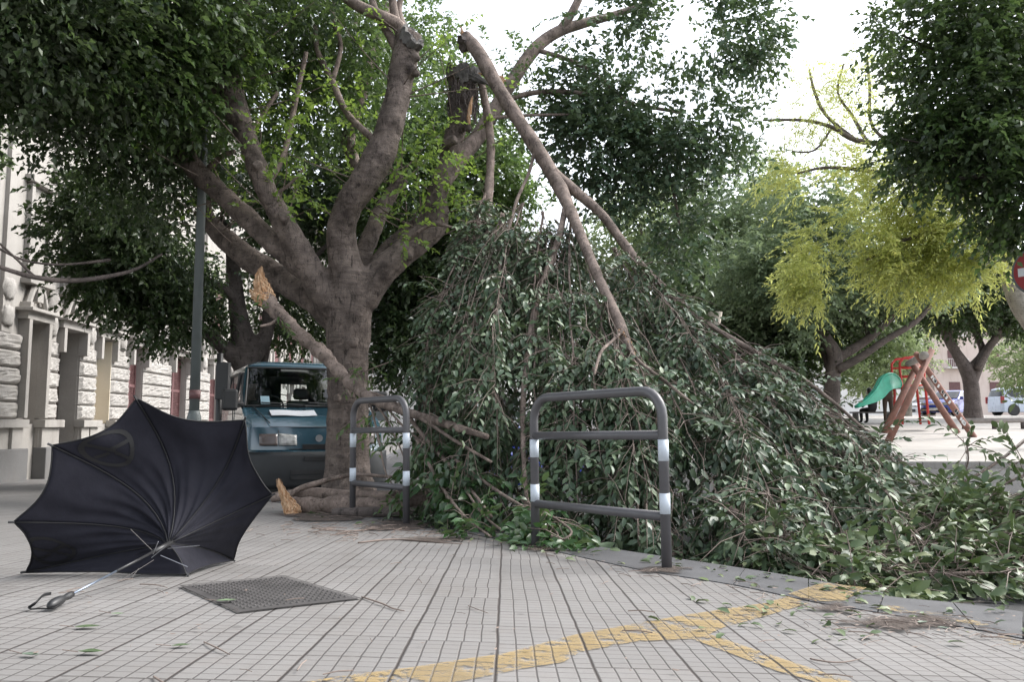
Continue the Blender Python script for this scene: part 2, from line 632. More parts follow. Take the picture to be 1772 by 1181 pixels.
M['green'] = mat_plain('green_plastic', (0.02, 0.30, 0.19), 0.4, var=0.15)
M['sign_white'] = mat_plain('sign_white', (0.62, 0.62, 0.62), 0.5, var=0.06)
M['log'] = mat_plain('red_brown_log', (0.215, 0.105, 0.080), 0.75, var=0.35, scale=5, bump=0.4)
M['log_grey'] = mat_plain('weathered_log', (0.32, 0.29, 0.27), 0.8, var=0.25, scale=5, bump=0.4)
M['soil'] = None
M['white_car'] = mat_plain('pale_blue_car_paint', (0.50, 0.56, 0.66), 0.28, 0.0, 0.6, var=0.02)
M['blue_car'] = mat_plain('blue_car_paint', (0.035, 0.055, 0.30), 0.25, 0.1, 0.6, var=0.04)
M['silver_car'] = mat_plain('silver_car_paint', (0.52, 0.53, 0.55), 0.3, 0.3, 0.6, var=0.04)
M['chrome'] = mat_plain('wheel_metal', (0.42, 0.43, 0.45), 0.35, 0.8)
M['skin'] = mat_plain('skin', (0.45, 0.28, 0.2), 0.6, var=0.08)
M['brown_coat'] = mat_plain('brown_coat', (0.055, 0.036, 0.026), 0.85, var=0.2)
M['black_coat'] = mat_plain('black_coat', (0.014, 0.014, 0.016), 0.85, var=0.2)
M['pink_wall'] = mat_stone('pink_render', (0.56, 0.47, 0.42), (0.64, 0.55, 0.50), (0.4, 0.3, 0.25), 0.1)
M['white_wall'] = mat_stone('white_render', (0.62, 0.61, 0.59), (0.72, 0.71, 0.69), (0.5, 0.48, 0.46), 0.1)
M['cream'] = mat_plain('cream_lamp', (0.60, 0.53, 0.44), 0.6, var=0.05)

# van paint: blue-green, dusty
_t = NT('teal_van_paint')
_co = _t.coord()
_n = _t.noise(_co, 2.0, 5, 0.6)
_t.set(_t.ramp(_n, [(0.3, (0.016, 0.052, 0.076)), (0.7, (0.026, 0.070, 0.098))]), _t.math('MULTIPLY_ADD', _n, 0.25, 0.12), 0.1, 0.8)
_t.put(_t.p.inputs['Coat Weight'], 0.6)
M['van_paint'] = _t.m

# umbrella cloth
_t = NT('navy_umbrella_cloth')
_co = _t.coord()
_n = _t.noise(_co, 9, 4, 0.6)
_w = _t.noise(_t.mapping(_co, scale=(1, 1, 1)), 420, 2, 0.6)
_t.set(_t.ramp(_n, [(0.3, (0.009, 0.009, 0.0145)), (0.7, (0.0145, 0.0145, 0.022))]), 0.8, 0, 0.22)
_t.put(_t.p.inputs['Sheen Weight'], 0.03)
_t.bump(_t.math('ADD', _t.math('MULTIPLY', _n, 1.0), _t.math('MULTIPLY', _w, 0.03)), 0.25, 0.02)
M['cloth'] = _t.m
M['cloth_print'] = mat_plain('black_print', (0.004, 0.004, 0.005), 0.6, var=0.1)

# soil and small debris, soft ragged outline
_t = NT('soil')
_co = _t.coord()
_n = _t.noise(_co, 14, 6, 0.75)
_n2 = _t.noise(_co, 60, 4, 0.7)
_t.set(_t.ramp(_n2, [(0.3, (0.07, 0.055, 0.048)), (0.7, (0.15, 0.125, 0.11))]), 0.95, 0, 0.1)
_at = _t.new('ShaderNodeAttribute')
_at.attribute_name = 'edge'
_t.put(_t.p.inputs['Alpha'], _t.ramp(_t.math('ADD', _at.outputs['Fac'], _t.math('MULTIPLY_ADD', _n, 1.1, -0.55)), [(0.35, (0, 0, 0)), (0.95, (0.8, 0.8, 0.8))]))
_t.bump(_n2, 0.8, 0.02)
M['soil'] = _t.m

# square paving: pale slabs
_t = NT('square_paving')
_co = _t.coord()
_br = _t.new('ShaderNodeTexBrick')
_t.l.new(_co, _br.inputs['Vector'])
_br.inputs['Scale'].default_value = 1.0
_br.inputs['Brick Width'].default_value = 1.0
_br.inputs['Row Height'].default_value = 0.5
_br.inputs['Mortar Size'].default_value = 0.015
_br.inputs['Color1'].default_value = (0.36, 0.34, 0.315, 1)
_br.inputs['Color2'].default_value = (0.44, 0.415, 0.39, 1)
_br.inputs['Mortar'].default_value = (0.28, 0.26, 0.24, 1)
_n = _t.noise(_co, 0.6, 5, 0.65)
_t.set(_t.mix(_t.math('MULTIPLY', _n, 0.6), _br.outputs['Color'], (0.28, 0.255, 0.235)), 0.85, 0, 0.3)
M['paving'] = _t.m


# ---------------------------------------------------------------- leaves
LEAF_T = {
    'low': ([(0, 0, 0), (0.45, -0.5, 0.10), (1, 0, -0.06), (0.45, 0.5, 0.10)], [(0, 1, 2, 3)]),
    'mid': ([(0, 0, 0), (0.45, 0.5, 0.10), (0.45, -0.5, 0.10), (0.5, 0, 0), (1, 0, -0.10)],
            [(0, 2, 3), (0, 3, 1), (3, 2, 4), (3, 4, 1)]),
    'fine': ([(0, 0, 0), (0.26, 0.37, 0.06), (0.64, 0.43, 0.03), (0.26, -0.37, 0.06), (0.64, -0.43, 0.03),
              (0.3, 0, 0), (0.66, 0, -0.03), (1, 0, -0.14)],
             [(0, 3, 5), (0, 5, 1), (3, 4, 6, 5), (5, 6, 2, 1), (4, 7, 6), (6, 7, 2)]),
}


def nrm(a):
    return a / np.maximum(np.linalg.norm(a, axis=-1, keepdims=True), 1e-9)


def leaf_object(name, pos, dire, nor, L, W, mode, mat, parent, kind=None):
    tv, tf = LEAF_T[mode]
    tv = np.array(tv, float)
    n, k = len(pos), len(tv)
    D = nrm(dire)
    S = nrm(np.cross(nor, D))
    N = np.cross(D, S)
    curl = rng.uniform(0.4, 2.2, n)
    V = (pos[:, None, :] + D[:, None, :] * (tv[None, :, 0:1] * L[:, None, None])
         + S[:, None, :] * (tv[None, :, 1:2] * (L * W)[:, None, None])
         + N[:, None, :] * (tv[None, :, 2:3] * (L * curl)[:, None, None]))
    V = V.reshape(-1, 3).astype(np.float32)
    pat = np.concatenate([np.array(f) for f in tf])
    tot = np.array([len(f) for f in tf])
    loops = (pat[None, :] + (np.arange(n) * k)[:, None]).ravel().astype(np.int32)
    totals = np.tile(tot, n)
    starts = np.concatenate([[0], np.cumsum(totals)[:-1]]).astype(np.int32)
    me = bpy.data.meshes.new(name)
    me.vertices.add(len(V))
    me.vertices.foreach_set('co', V.ravel())
    me.loops.add(len(loops))
    me.loops.foreach_set('vertex_index', loops)
    me.polygons.add(len(totals))
    me.polygons.foreach_set('loop_start', starts)
    if mode == 'fine':
        me.polygons.foreach_set('use_smooth', np.ones(len(totals), bool))
    me.update(calc_edges=True)
    o = link_mesh(name, me, mat, parent, True)
    if kind:
        o['kind'] = kind
    return o


_K = rng.normal(0, 1, (6, 3))
_PH = rng.uniform(0, 6.28, 6)


def nz(p, f):
    return np.sin((p * f) @ _K.T + _PH).sum(axis=1) / 6.0


def spray_leaves(cen, dirs, n, length, leafL, spread=0.7, droop=0.25, flat=0.6, updown=1.0):
    """twigs of n leaves starting at cen along dirs -> arrays of leaf position, direction, normal, length"""
    S = len(cen)
    t = (np.arange(n) + 0.6) / n
    ln = length * rng.uniform(0.6, 1.3, (S, 1))
    side = nrm(np.cross(dirs, np.array([0, 0, 1.0]) + 0.3 * rng.normal(0, 1, (S, 3))))
    pos = cen[:, None, :] + dirs[:, None, :] * (t[None, :, None] * ln[:, :, None])
    pos[:, :, 2] -= droop * (t ** 2)[None, :] * ln
    sgn = np.where(np.arange(n) % 2 == 0, 1.0, -1.0)[None, :, None]
    ld = dirs[:, None, :] * 0.75 + side[:, None, :] * sgn * spread + rng.normal(0, 0.28, (S, n, 3))
    ld[:, :, 2] -= droop * 1.0
    nr = np.array([0, 0, updown]) + rng.normal(0, flat, (S, n, 3))
    L = leafL * rng.uniform(0.6, 1.25, (S, n))
    return pos.reshape(-1, 3), ld.reshape(-1, 3), nr.reshape(-1, 3), L.ravel()


def crown_leaves(blobs, nspray, per=9, leafL=0.12, length=0.45, gapf=1.3, gap=-0.25, droop=0.3, shell=2.2, outd=0.7, bias=(0, 0, 0)):
    """blobs: (px, py, depth, rx_px, ry_px, rdepth_m, weight)"""
    tw = sum(b[6] for b in blobs)
    A = []
    Dd = []
    for b in blobs:
        c = np.array(P(b[0], b[1], b[2]))
        s = b[2] / F
        r = np.array([b[3] * s, b[5], b[4] * s])
        n = int(nspray * b[6] / tw)
        d = nrm(rng.normal(0, 1, (n, 3)))
        rr = rng.uniform(0, 1, (n, 1)) ** (1 / shell)
        p = c + d * rr * r
        A.append(p)
        Dd.append(nrm(d * outd + rng.normal(0, 0.6, (n, 3)) + np.array(bias)))
    A, Dd = np.concatenate(A), np.concatenate(Dd)
    keep = nz(A, gapf) + 0.5 * nz(A + 3.3, gapf * 2.7) > gap
    A, Dd = A[keep], Dd[keep]
    return spray_leaves(A, Dd, per, length, leafL, droop=droop)


def limb_mesh(mb, path, sub=4, seg=10, caps=True):
    """path: (px, py, depth, radius_px)"""
    pts = [P(a, b, c) for a, b, c, r in path]
    rad = [r * c / F for a, b, c, r in path]
    pts, rad = catmull(pts, rad, sub)
    mb.tube(pts, rad, seg, caps)
    return pts, rad


def blend(o, voxel, smooth_it=4, disp=0.0, dscale=0.3):
    m = o.modifiers.new('remesh', 'REMESH')
    m.mode = 'VOXEL'
    m.voxel_size = voxel
    m.use_smooth_shade = True
    s = o.modifiers.new('smooth', 'SMOOTH')
    s.iterations = smooth_it
    s.factor = 0.5
    if disp:
        tx = bpy.data.textures.new('lumps', 'CLOUDS')
        tx.noise_scale = dscale
        tx.noise_depth = 3
        d = o.modifiers.new('lumps', 'DISPLACE')
        d.texture = tx
        d.texture_coords = 'GLOBAL'
        d.strength = disp
        d.mid_level = 0.5


# ---------------------------------------------------------------- ground
def interp_line(pts, Y):
    """pts sorted by rising Y -> X"""
    if Y <= pts[0].y:
        a, b = pts[0], pts[1]
    elif Y >= pts[-1].y:
        a, b = pts[-2], pts[-1]
    else:
        for a, b in zip(pts, pts[1:]):
            if a.y <= Y <= b.y:
                break
    return a.x + (b.x - a.x) * (Y - a.y) / max(1e-6, b.y - a.y)


K_IN_PX = [(2000, 1152), (1772, 1108), (1690, 1092), (1520, 1062), (1400, 1042), (1270, 1014), (1110, 988), (967, 957), (860, 934), (740, 912), (620, 893), (500, 874)]
K_OUT_PX = [(2000, 1096), (1772, 1056), (1650, 1040), (1530, 1028), (1400, 1004), (1290, 986), (1170, 968), (985, 940), (880, 922), (760, 902), (640, 884), (520, 866)]
kin = [G(*p) for p in K_IN_PX]
kout = [G(*p) for p in K_OUT_PX]
kin += [Vector((kin[-1].x - 1.1, kin[-1].y + 2.5, 0)), Vector((kin[-1].x - 1.9, 20, 0)), Vector((kin[-1].x - 5.5, 70, 0))]
kout += [Vector((kin[-3].x + 0.3, kin[-3].y + 0.12, 0)), Vector((kin[-2].x + 0.3, 20.05, 0)), Vector((kin[-1].x + 0.3, 70.1, 0))]


def dense(pts, k=4):
    p, _ = catmull([Vector((a.x, a.y, 0)) for a in pts], [0] * len(pts), k)
    return p


kin_d, kout_d = dense(kin), dense(kout)
WX0, WK = -10.75, -0.0741        # foot of the facade: X = WX0 + WK * Y


def build_sidewalk():
    mb = MB()
    ys = list(np.concatenate([np.arange(-3, 2.5, 0.5), [p.y for p in kin_d]]))
    ys = sorted(y for y in ys if y < kin_d[0].y - 0.05) + [p.y for p in kin_d]
    rows = []
    for y in ys:
        xr = interp_line(kin_d, y)
        xl = WX0 + WK * y - 0.6
        xs_ = [xl, -6, -4, -2.6, -1.8, -1.0, -0.2, 0.6, 1.4, 2.2]
        xs_ = [min(x, xr) if x > xl else xl for x in xs_]
        xs_ = [xl] + [xl + (xr - xl) * k / 14 for k in range(1, 15)]
        rows.append([(x, y, zs(x, y)) for x in xs_])
    vs = [p for r in rows for p in r]
    w = 15
    fs = [(i * w + j, i * w + j + 1, (i + 1) * w + j + 1, (i + 1) * w + j) for i in range(len(rows) - 1) for j in range(w - 1)]
    mb.add(vs, fs)
    o = mb.build('pavement', M['tiles'])
    tag(o, kind='structure')


build_sidewalk()


def build_kerb():
    """kerb stones in a row, top flush with the tiles, joints between stones"""
    mb = MB()
    n = len(kin_d)
    for i in range(n - 1):
        a, b = kin_d[i], kin_d[i + 1]
        c, d = kout_d[i + 1], kout_d[i]
        # leave a thin joint at every fourth section
        if i % 4 == 0:
            g = 0.006
            t = (b - a).normalized() * g
            a, d = a + t, d + t
        low = -0.045 if i < 12 else 0.0

        def top(p, dz=0.0):
            return (p.x, p.y, zs(p.x, p.y) + 0.005 + dz)
        lo2 = -0.05 if i < 12 else 0.0
        vs = [top(a), top(b), top(c, lo2 * 0.3), top(d, lo2 * 0.3)]
        vs += [(x, y, z - 0.3) for x, y, z in vs]
        mb.add(vs, [(0, 3, 2, 1), (0, 1, 5, 4), (1, 2, 6, 5), (2, 3, 7, 6), (3, 0, 4, 7)])
    o = mb.build('kerb', M['kerb'])
    tag(o, kind='structure')


build_kerb()

mb = MB()
XS = list(np.concatenate([np.arange(-160, -16, 12), np.arange(-16, 16, 0.8), np.arange(16, 220, 12)]))
YS = list(np.concatenate([np.arange(-40, 0, 8), np.arange(0, 16, 0.6), np.arange(16, 60, 3), np.arange(60, 700, 60)]))
vs = [(x, y, zroad(x, y)) for x in XS for y in YS]
fs = []
for i in range(len(XS) - 1):
    for j in range(len(YS) - 1):
        a = i * len(YS) + j
        fs.append((a, a + len(YS), a + len(YS) + 1, a + 1))
# under the pavement the road sheet lies 0.12 m lower, so the two never touch
tag(mb.add(vs, fs).build('road', M['asphalt']), kind='structure')

# the square on the right: raised pale paving with a kerb along its near edge
e0, e1 = P(1420, 800, 14.6), P(2100, 800, 15.2)
mb = MB()
YS2 = [14.8, 15.5, 17, 19, 22, 26, 30, 33, 38, 44, 51, 70, 100, 140]
XS2 = [2.2, 6, 10, 16, 24, 40, 90]
vs = [(x + (0.35 * (y - 14.8) * 0.0), y, zp(x, y)) for x in XS2 for y in YS2]
fs = []
for i in range(len(XS2) - 1):
    for j in range(len(YS2) - 1):
        a = i * len(YS2) + j
        fs.append((a, a + len(YS2), a + len(YS2) + 1, a + 1))
tag(mb.add(vs, fs).build('square', M['paving']), kind='structure')
mb = MB()
for k in range(0, 44):
    x0 = 2.2 + k * 1.0
    mb.box((x0 + 0.5, 14.72, zp(0, 14.8) - 0.48), (0.99, 0.18, 1.0))
tag(mb.build('square_kerb', M['stone'], bevel=0.012), kind='structure')


def sheet(name, px_poly, off, mat, zf=zs, kind='structure', res=0.12, edge=False):
    """a thin painted or spilled sheet following the ground"""
    import bmesh
    pts = [G(x, y, zf) for x, y in px_poly]
    bm = bmesh.new()
    vv = [bm.verts.new((p.x, p.y, 0)) for p in pts]
    f = bm.faces.new(vv)
    bmesh.ops.triangulate(bm, faces=[f])
    for _ in range(4):
        long = [e for e in bm.edges if e.calc_length() > res * 2.5]
        if not long:
            break
        bmesh.ops.subdivide_edges(bm, edges=long, cuts=1)
    bmesh.ops.triangulate(bm, faces=bm.faces[:])
    for v in bm.verts:
        v.co.z = zf(v.co.x, v.co.y) + off
    bm.normal_update()
    for f in bm.faces:
        if f.normal.z < 0:
            f.normal_flip()
    me = bpy.data.meshes.new(name)
    if edge:
        bnd = {v.index for v in bm.verts if v.is_boundary}
    bm.to_mesh(me)
    if edge:
        at = me.attributes.new('edge', 'FLOAT', 'POINT')
        at.data.foreach_set('value', [0.0 if i in bnd else 1.0 for i in range(len(me.vertices))])
    bm.free()
    o = link_mesh(name, me, mat)
    return tag(o, kind=kind)


sheet('yellow_marking', [(330, 1215), (600, 1172), (713, 1158), (814, 1142), (872, 1134), (999, 1100), (1177, 1068), (1329, 1045), (1362, 1034),
                         (1402, 1046), (1319, 1070), (1253, 1088), (1227, 1100), (1461, 1179), (1560, 1215), (1480, 1215), (1405, 1181), (1344, 1164),
                         (1197, 1108), (1100, 1113), (1004, 1131), (975, 1149), (905, 1160), (819, 1178), (600, 1215)], 0.004, M['yellow'])
sheet('yellow_marking', [(1364, 1032), (1424, 1012), (1500, 1021), (1458, 1046), (1404, 1044)], 0.010, M['yellow'])
sheet('yellow_marking', [(1478, 1043), (1530, 1050), (1600, 1062), (1660, 1072), (1712, 1086), (1690, 1090), (1620, 1078), (1540, 1062), (1484, 1053)], 0.010, M['yellow_worn'])
sheet('yellow_marking', [(1690, 1104), (1740, 1104), (1800, 1112), (1800, 1126), (1740, 1118)], 0.004, M['yellow_worn'])


def blob_poly(cx, cy, rx, ry, n=16, j=0.3):
    return [(cx + rx * math.cos(a) * (1 + random.uniform(-j, j)), cy + ry * math.sin(a) * (1 + random.uniform(-j, j)))
            for a in [2 * math.pi * k / n for k in range(n)]]


for cx, cy, rx, ry in [(1560, 1082, 120, 17), (1150, 990, 50, 8), (930, 952, 40, 6), (1490, 1112, 45, 6), (1575, 1150, 70, 7),
                       (690, 912, 70, 9), (560, 896, 80, 8), (1440, 1056, 60, 9), (760, 936, 70, 5), (330, 1130, 26, 5)]:
    sheet('soil', blob_poly(cx, cy, rx, ry), 0.013 if cy < 1000 else 0.012, M['soil'], kind='stuff', res=0.05, edge=True)


# ---------------------------------------------------------------- the stone building along the pavement
def build_facade():
    rz = math.atan2(1.0, WK)
    t = thing('stone_building', 'pale stone palazzo with rock-faced piers and tall shuttered openings along the pavement on the left', 'building', (WX0, 0, 0), rz)
    U0, U1, TOP = 13.0, 84.0, 15.0
    ops = [(16.4, 17.6, 'blind'), (20.6, 21.5, 'blind'), (22.5, 23.8, 'door'), (24.95, 26.0, 'glazed'), (27.5, 28.75, 'shutter'), (31.7, 33.5, 'shutter')]
    u = 36.8
    while u < 80:
        ops.append((u, u + 1.6, 'shutter'))
        u += 4.3
    GZ = -1.2
    mb = MB()
    edges = [U0] + [x for o in ops for x in o[:2]] + [U1]
    for a, b in zip(edges[0::2], edges[1::2]):
        mb.box(((a + b) / 2, 0.35, (GZ + TOP) / 2), (b - a, 0.7, TOP - GZ))
    for a, b, k in ops:
        mb.box(((a + b) / 2, 0.352, (3.2 + TOP) / 2), (b - a, 0.69, TOP - 3.2))
        if k != 'door':
            mb.box(((a + b) / 2, 0.352, (GZ + 0.6) / 2), (b - a, 0.69, 0.6 - GZ))
    mb.box(((U0 + U1) / 2, 0.9, (GZ + TOP) / 2), (U1 - U0, 0.3, TOP - GZ))
    mb.build('wall', M['stone'], t)
    piers = list(zip(edges[0::2], edges[1::2]))
    for a, b in piers:
        # rock-faced blocks
        rb = MB()
        for k in range(5):
            z0, z1 = 0.73 + k * 0.42, 0.73 + (k + 1) * 0.42 - 0.025
            nblk = max(1, int((b - a) / 1.9))
            for q in range(nblk):
                x0, x1 = a + (b - a) * q / nblk + 0.012, a + (b - a) * (q + 1) / nblk - 0.012

                def fn(s, r, x0=x0, x1=x1, z0=z0, z1=z1):
                    e = min(1, min(s, 1 - s) * (x1 - x0) / 0.035) * min(1, min(r, 1 - r) * (z1 - z0) / 0.035)
                    x, z = x0 + (x1 - x0) * s, z0 + (z1 - z0) * r
                    nn = mnoise.noise(Vector((x * 5, z * 5, 1.7))) * 0.035 + mnoise.noise(Vector((x * 14, z * 14, 5))) * 0.035
                    return Vector((x, -0.06 - e * (0.065 + nn), z))
                rb.grid(fn, 14, 8)
                rb.box(((x0 + x1) / 2, -0.028, (z0 + z1) / 2), (x1 - x0, 0.056, z1 - z0))
        rb.build('rusticated_pier', M['stone_rough'], t)
        lb = MB()
        lb.box(((a + b) / 2, -0.15, 0.61), (b - a + 0.10, 0.298, 0.2))
        lb.box(((a + b) / 2, -0.06, 0.25), (b - a - 0.02, 0.116, 0.52))
        lb.box((a + 0.28, -0.10, 0.25), (0.5, 0.2, 0.515))
        lb.box((b - 0.28, -0.10, 0.25), (0.5, 0.2, 0.515))
        lb.build('ledge', M['stone'], t, bevel=0.012)
        pb = MB()
        pb.box(((a + b) / 2, -0.17, (GZ + 0.0) / 2), (b - a, 0.338, -GZ))
        pb.build('plinth', M['stone_dark'], t, bevel=0.02)
        # pilaster with rock-faced bosses
        m = (a + b) / 2
        pl = MB()
        for dx in ((-0.62, 0.62) if b - a > 2.4 else (0,)):
            pl.box((m + dx, -0.05, 8.0), (0.46, 0.098, 10.4))
            pl.box((m + dx + 0.34, -0.025, 8.0), (0.16, 0.048, 10.4))
        pl.box((m, -0.08, 12.9), (b - a - 0.1, 0.158, 0.35))
        pl.build('pilaster', M['stone'], t)
        for dx in ((-0.62, 0.62) if b - a > 2.4 else (0,)):
            for zc in (3.2, 3.85):
                bb = MB()

                def fn(s, r, c=m + dx, zc=zc):
                    th = math.pi * s
                    ph = -math.pi / 2 + math.pi * r
                    rr = 1 + mnoise.noise(Vector((s * 6, r * 6, zc + c))) * 0.25
                    return Vector((c - 0.25 * math.cos(th) * math.cos(ph) ** 0.5 * rr if abs(math.cos(ph)) > 1e-6 else c,
                                   -0.09 - 0.12 * math.sin(th) * max(0, math.cos(ph)) ** 0.5 * rr, zc + 0.25 * math.sin(ph) * rr))
                bb.grid(fn, 10, 10)
                bb.build('boss', M['stone_rough'], t, smooth=True)
    for a, b, k in ops:
        m = (a + b) / 2
        fb = MB()
        for x in (a - 0.07, b + 0.07):
            fb.box((x, -0.13, 3.0 if k != 'blind' else 2.2), (0.16, 0.27, 0.9 if k != 'blind' else 2.9))
        fb.box((m, -0.12, 3.31), (b - a + 0.5, 0.3, 0.2))
        fb.box((m, -0.2, 3.45), (b - a + 0.7, 0.44, 0.08))
        # scrolls over the hood
        for s_ in (-1, 1):
            pts = [(m + s_ * (0.5 - 0.42 * q / 8), -0.12, 3.5 + 0.62 * math.sin(math.pi / 2 * q / 8)) for q in range(9)]
            fb.tube(pts, 0.085, 6)
        fb.box((m, -0.1, 4.0), (0.3, 0.22, 0.6))
        fb.build('window_surround', M['stone'], t, bevel=0.01)
        if k == 'door':
            d = MB()
            d.box((m, 0.5, (3.2 + GZ) / 2), (b - a - 0.01, 0.06, 3.2 - GZ))
            for zc in (-0.4, 0.6, 1.6, 2.6):
                for dx in (-0.3, 0.3):
                    d.box((m + dx, 0.455, zc), (0.42, 0.05, 0.75))
            d.build('door', M['door_dark'], t, bevel=0.01)
        elif k == 'blind':
            d = MB()
            d.box((m, 0.3, 1.9), (b - a - 0.01, 0.06, 2.58))
            d.build('blind_panel', M['stone'], t)
        elif k == 'glazed':
            d = MB()
            d.box((m, 0.5, 1.9), (b - a - 0.01, 0.04, 2.58))
            w = d.build('window', M['plaster'], t)
            g = MB()
            g.box((m, 0.462, 2.75), (b - a - 0.3, 0.03, 0.6))
            g.build('pane', M['blue_card'], w)
            rv = MB()
            rv.box((b - 0.02, 0.2, 1.9), (0.036, 0.55, 2.55))
            rv.build('reveal', M['plaster'], t)
        else:
            d = MB()
            w2 = (b - a - 0.03) / 2
            for s_ in (-1, 1):
                c = m + s_ * (w2 / 2 + 0.003)
                z0, z1 = 0.72, 3.18
                for x in (c - w2 / 2 + 0.04, c + w2 / 2 - 0.04):
                    d.box((x, 0.2, (z0 + z1) / 2), (0.075, 0.06, z1 - z0))
                for z in (z0 + 0.06, z1 - 0.06, 1.9):
                    d.box((c, 0.2, z), (w2 - 0.16, 0.058, 0.1))
                d.box((c, 0.225, (z0 + z1) / 2), (w2 - 0.16, 0.008, z1 - z0))
                for q in range(34):
                    z = z0 + 0.15 + q * (z1 - z0 - 0.3) / 34
                    d.box((c, 0.2, z), (w2 - 0.17, 0.014, 0.045), Matrix.Rotation(0.5, 3, 'X'))
            d.build('shutter', M['maroon'], t)
        # first-floor window over each opening
        f2 = MB()
        for x in (a - 0.05, b + 0.05):
            f2.box((x, -0.07, 5.45), (0.15, 0.138, 2.5))
        f2.box((m, -0.1, 6.8), (b - a + 0.5, 0.25, 0.18))
        f2.box((m, -0.12, 4.18), (b - a + 0.4, 0.28, 0.12))
        f2.build('window_surround', M['stone'], t, bevel=0.01)
        s2 = MB()
        s2.box((m, -0.02, 5.45), (b - a - 0.06, 0.034, 2.4))
        s2.build('shutter' if k != 'blind' else 'blind_panel', M['maroon'] if k in ('shutter',) else M['stone'], t)
    # cream string course and one balcony
    for (a, b) in ((22.2, 25.2),):
        bl = MB()
        bl.box(((a + b) / 2, -0.45, 4.9), (b - a, 0.9, 0.16))
        for x in (a + 0.4, b - 0.4):
            bl.prism([(-0.02, 4.82), (-0.75, 4.82), (-0.02, 4.3)], 'x', x - 0.12, x + 0.12)
        bal = bl.build('balcony', M['stone'], t)
        r = MB()
        for q in range(27):
            r.box((a + 0.06 + q * (b - a - 0.12) / 26, -0.86, 5.42), (0.03, 0.03, 0.88))
        r.box(((a + b) / 2, -0.86, 5.9), (b - a, 0.06, 0.06))
        r.build('railing', M['white_band'], bal)
    cn = MB()
    cn.box(((U0 + U1) / 2, -0.25, TOP + 0.2), (U1 - U0, 1.6, 0.4))
    cn.build('cornice', M['stone'], t)


build_facade()


# ---------------------------------------------------------------- steel hoop barriers
def build_barrier(label, pl, pr, height, group):
    a, b = G(*pl), G(*pr)
    t = thing('hoop_barrier', label, 'barrier', (a + b) / 2, 0, group)
    r = 0.031
    up = Vector((-0.012, 0.0, 1.0)).normalized()
    R = 0.16
    d = (b - a)
    d.z = 0
    d.normalize()
    A1, B1 = a + up * height, b + up * height
    hd = (B1 - A1).normalized()
    pts = [a - up * 0.1, a + up * (height - R)]
    for k in range(1, 7):
        th = math.pi / 2 * k / 6
        pts.append(A1 + hd * R * (1 - math.cos(th)) + up * (-R + R * math.sin(th)))
    for k in range(0, 7):
        th = math.pi / 2 * k / 6
        pts.append(B1 - hd * R * (1 - math.sin(th)) + up * (-R + R * math.cos(th)))
    pts.append(b - up * 0.1)
    MB().tube(pts, r, 18).build('hoop', M['grey_paint'], t, smooth=True, world=True)
    for f in (0.745, 0.29):
        MB().tube([a + up * height * f, b + up * height * f], r * 0.92, 16).build('rail', M['grey_paint'], t, smooth=True, world=True)
    for q in (a, b):
        for lo, hi in ((0.60, 0.72), (0.305, 0.42)):
            MB().tube([q + up * height * lo, q + up * height * hi], r * 1.035, 18).build('white_band', M['white_band'], t, smooth=True, world=True)
    return t


build_barrier('nearer grey hoop barrier with white bands in front of the heap of leaves', (927, 948), (1154, 986), 1.055, 'hoop barriers')
build_barrier('grey steel hoop barrier with white bands beside the tree trunk, leafy twigs hanging over it', (610, 895), (703, 909), 1.14, 'hoop barriers')


# ---------------------------------------------------------------- manhole cover
def build_manhole():
    q = [G(310, 1017), G(413, 1064), G(626, 1039), G(492, 999)]
    c = sum(q, Vector()) / 4
    t = thing('manhole_cover', 'rusty grey square chequered manhole cover set in the pavement', 'manhole cover', c)

    def bil(s, r, dz=0.0):
        p = q[0] * (1 - s) * (1 - r) + q[1] * s * (1 - r) + q[2] * s * r + q[3] * (1 - s) * r
        p.z = zs(p.x, p.y) + dz
        return p
    mb = MB()
    mb.grid(lambda s, r: bil(0.03 + 0.94 * s, 0.03 + 0.94 * r, 0.006), 8, 8)
    mb.build('plate', M['iron'], t, world=True)
    n = 17
    tr = MB()
    for i in range(n):
        for j in range(n):
            s, r = 0.06 + 0.88 * (i + 0.5) / n, 0.06 + 0.88 * (j + 0.5) / n
            d = 0.016
            vs = [bil(s - d, r, 0.007), bil(s, r - d, 0.007), bil(s + d, r, 0.007), bil(s, r + d, 0.007), bil(s, r, 0.0135)]
            tr.add(vs, [(0, 1, 4), (1, 2, 4), (2, 3, 4), (3, 0, 4)])
    tr.build('tread', M['iron'], t, world=True)
    fr = MB()
    w = 0.026
    for (s0, s1, r0, r1) in ((0, 1, 0, w), (0, 1, 1 - w, 1), (0, w, w, 1 - w), (1 - w, 1, w, 1 - w)):
        fr.grid(lambda s, r: bil(s0 + (s1 - s0) * s, r0 + (r1 - r0) * r, 0.0075), 8, 8)
    fr.build('frame', M['iron'], t, world=True)


build_manhole()


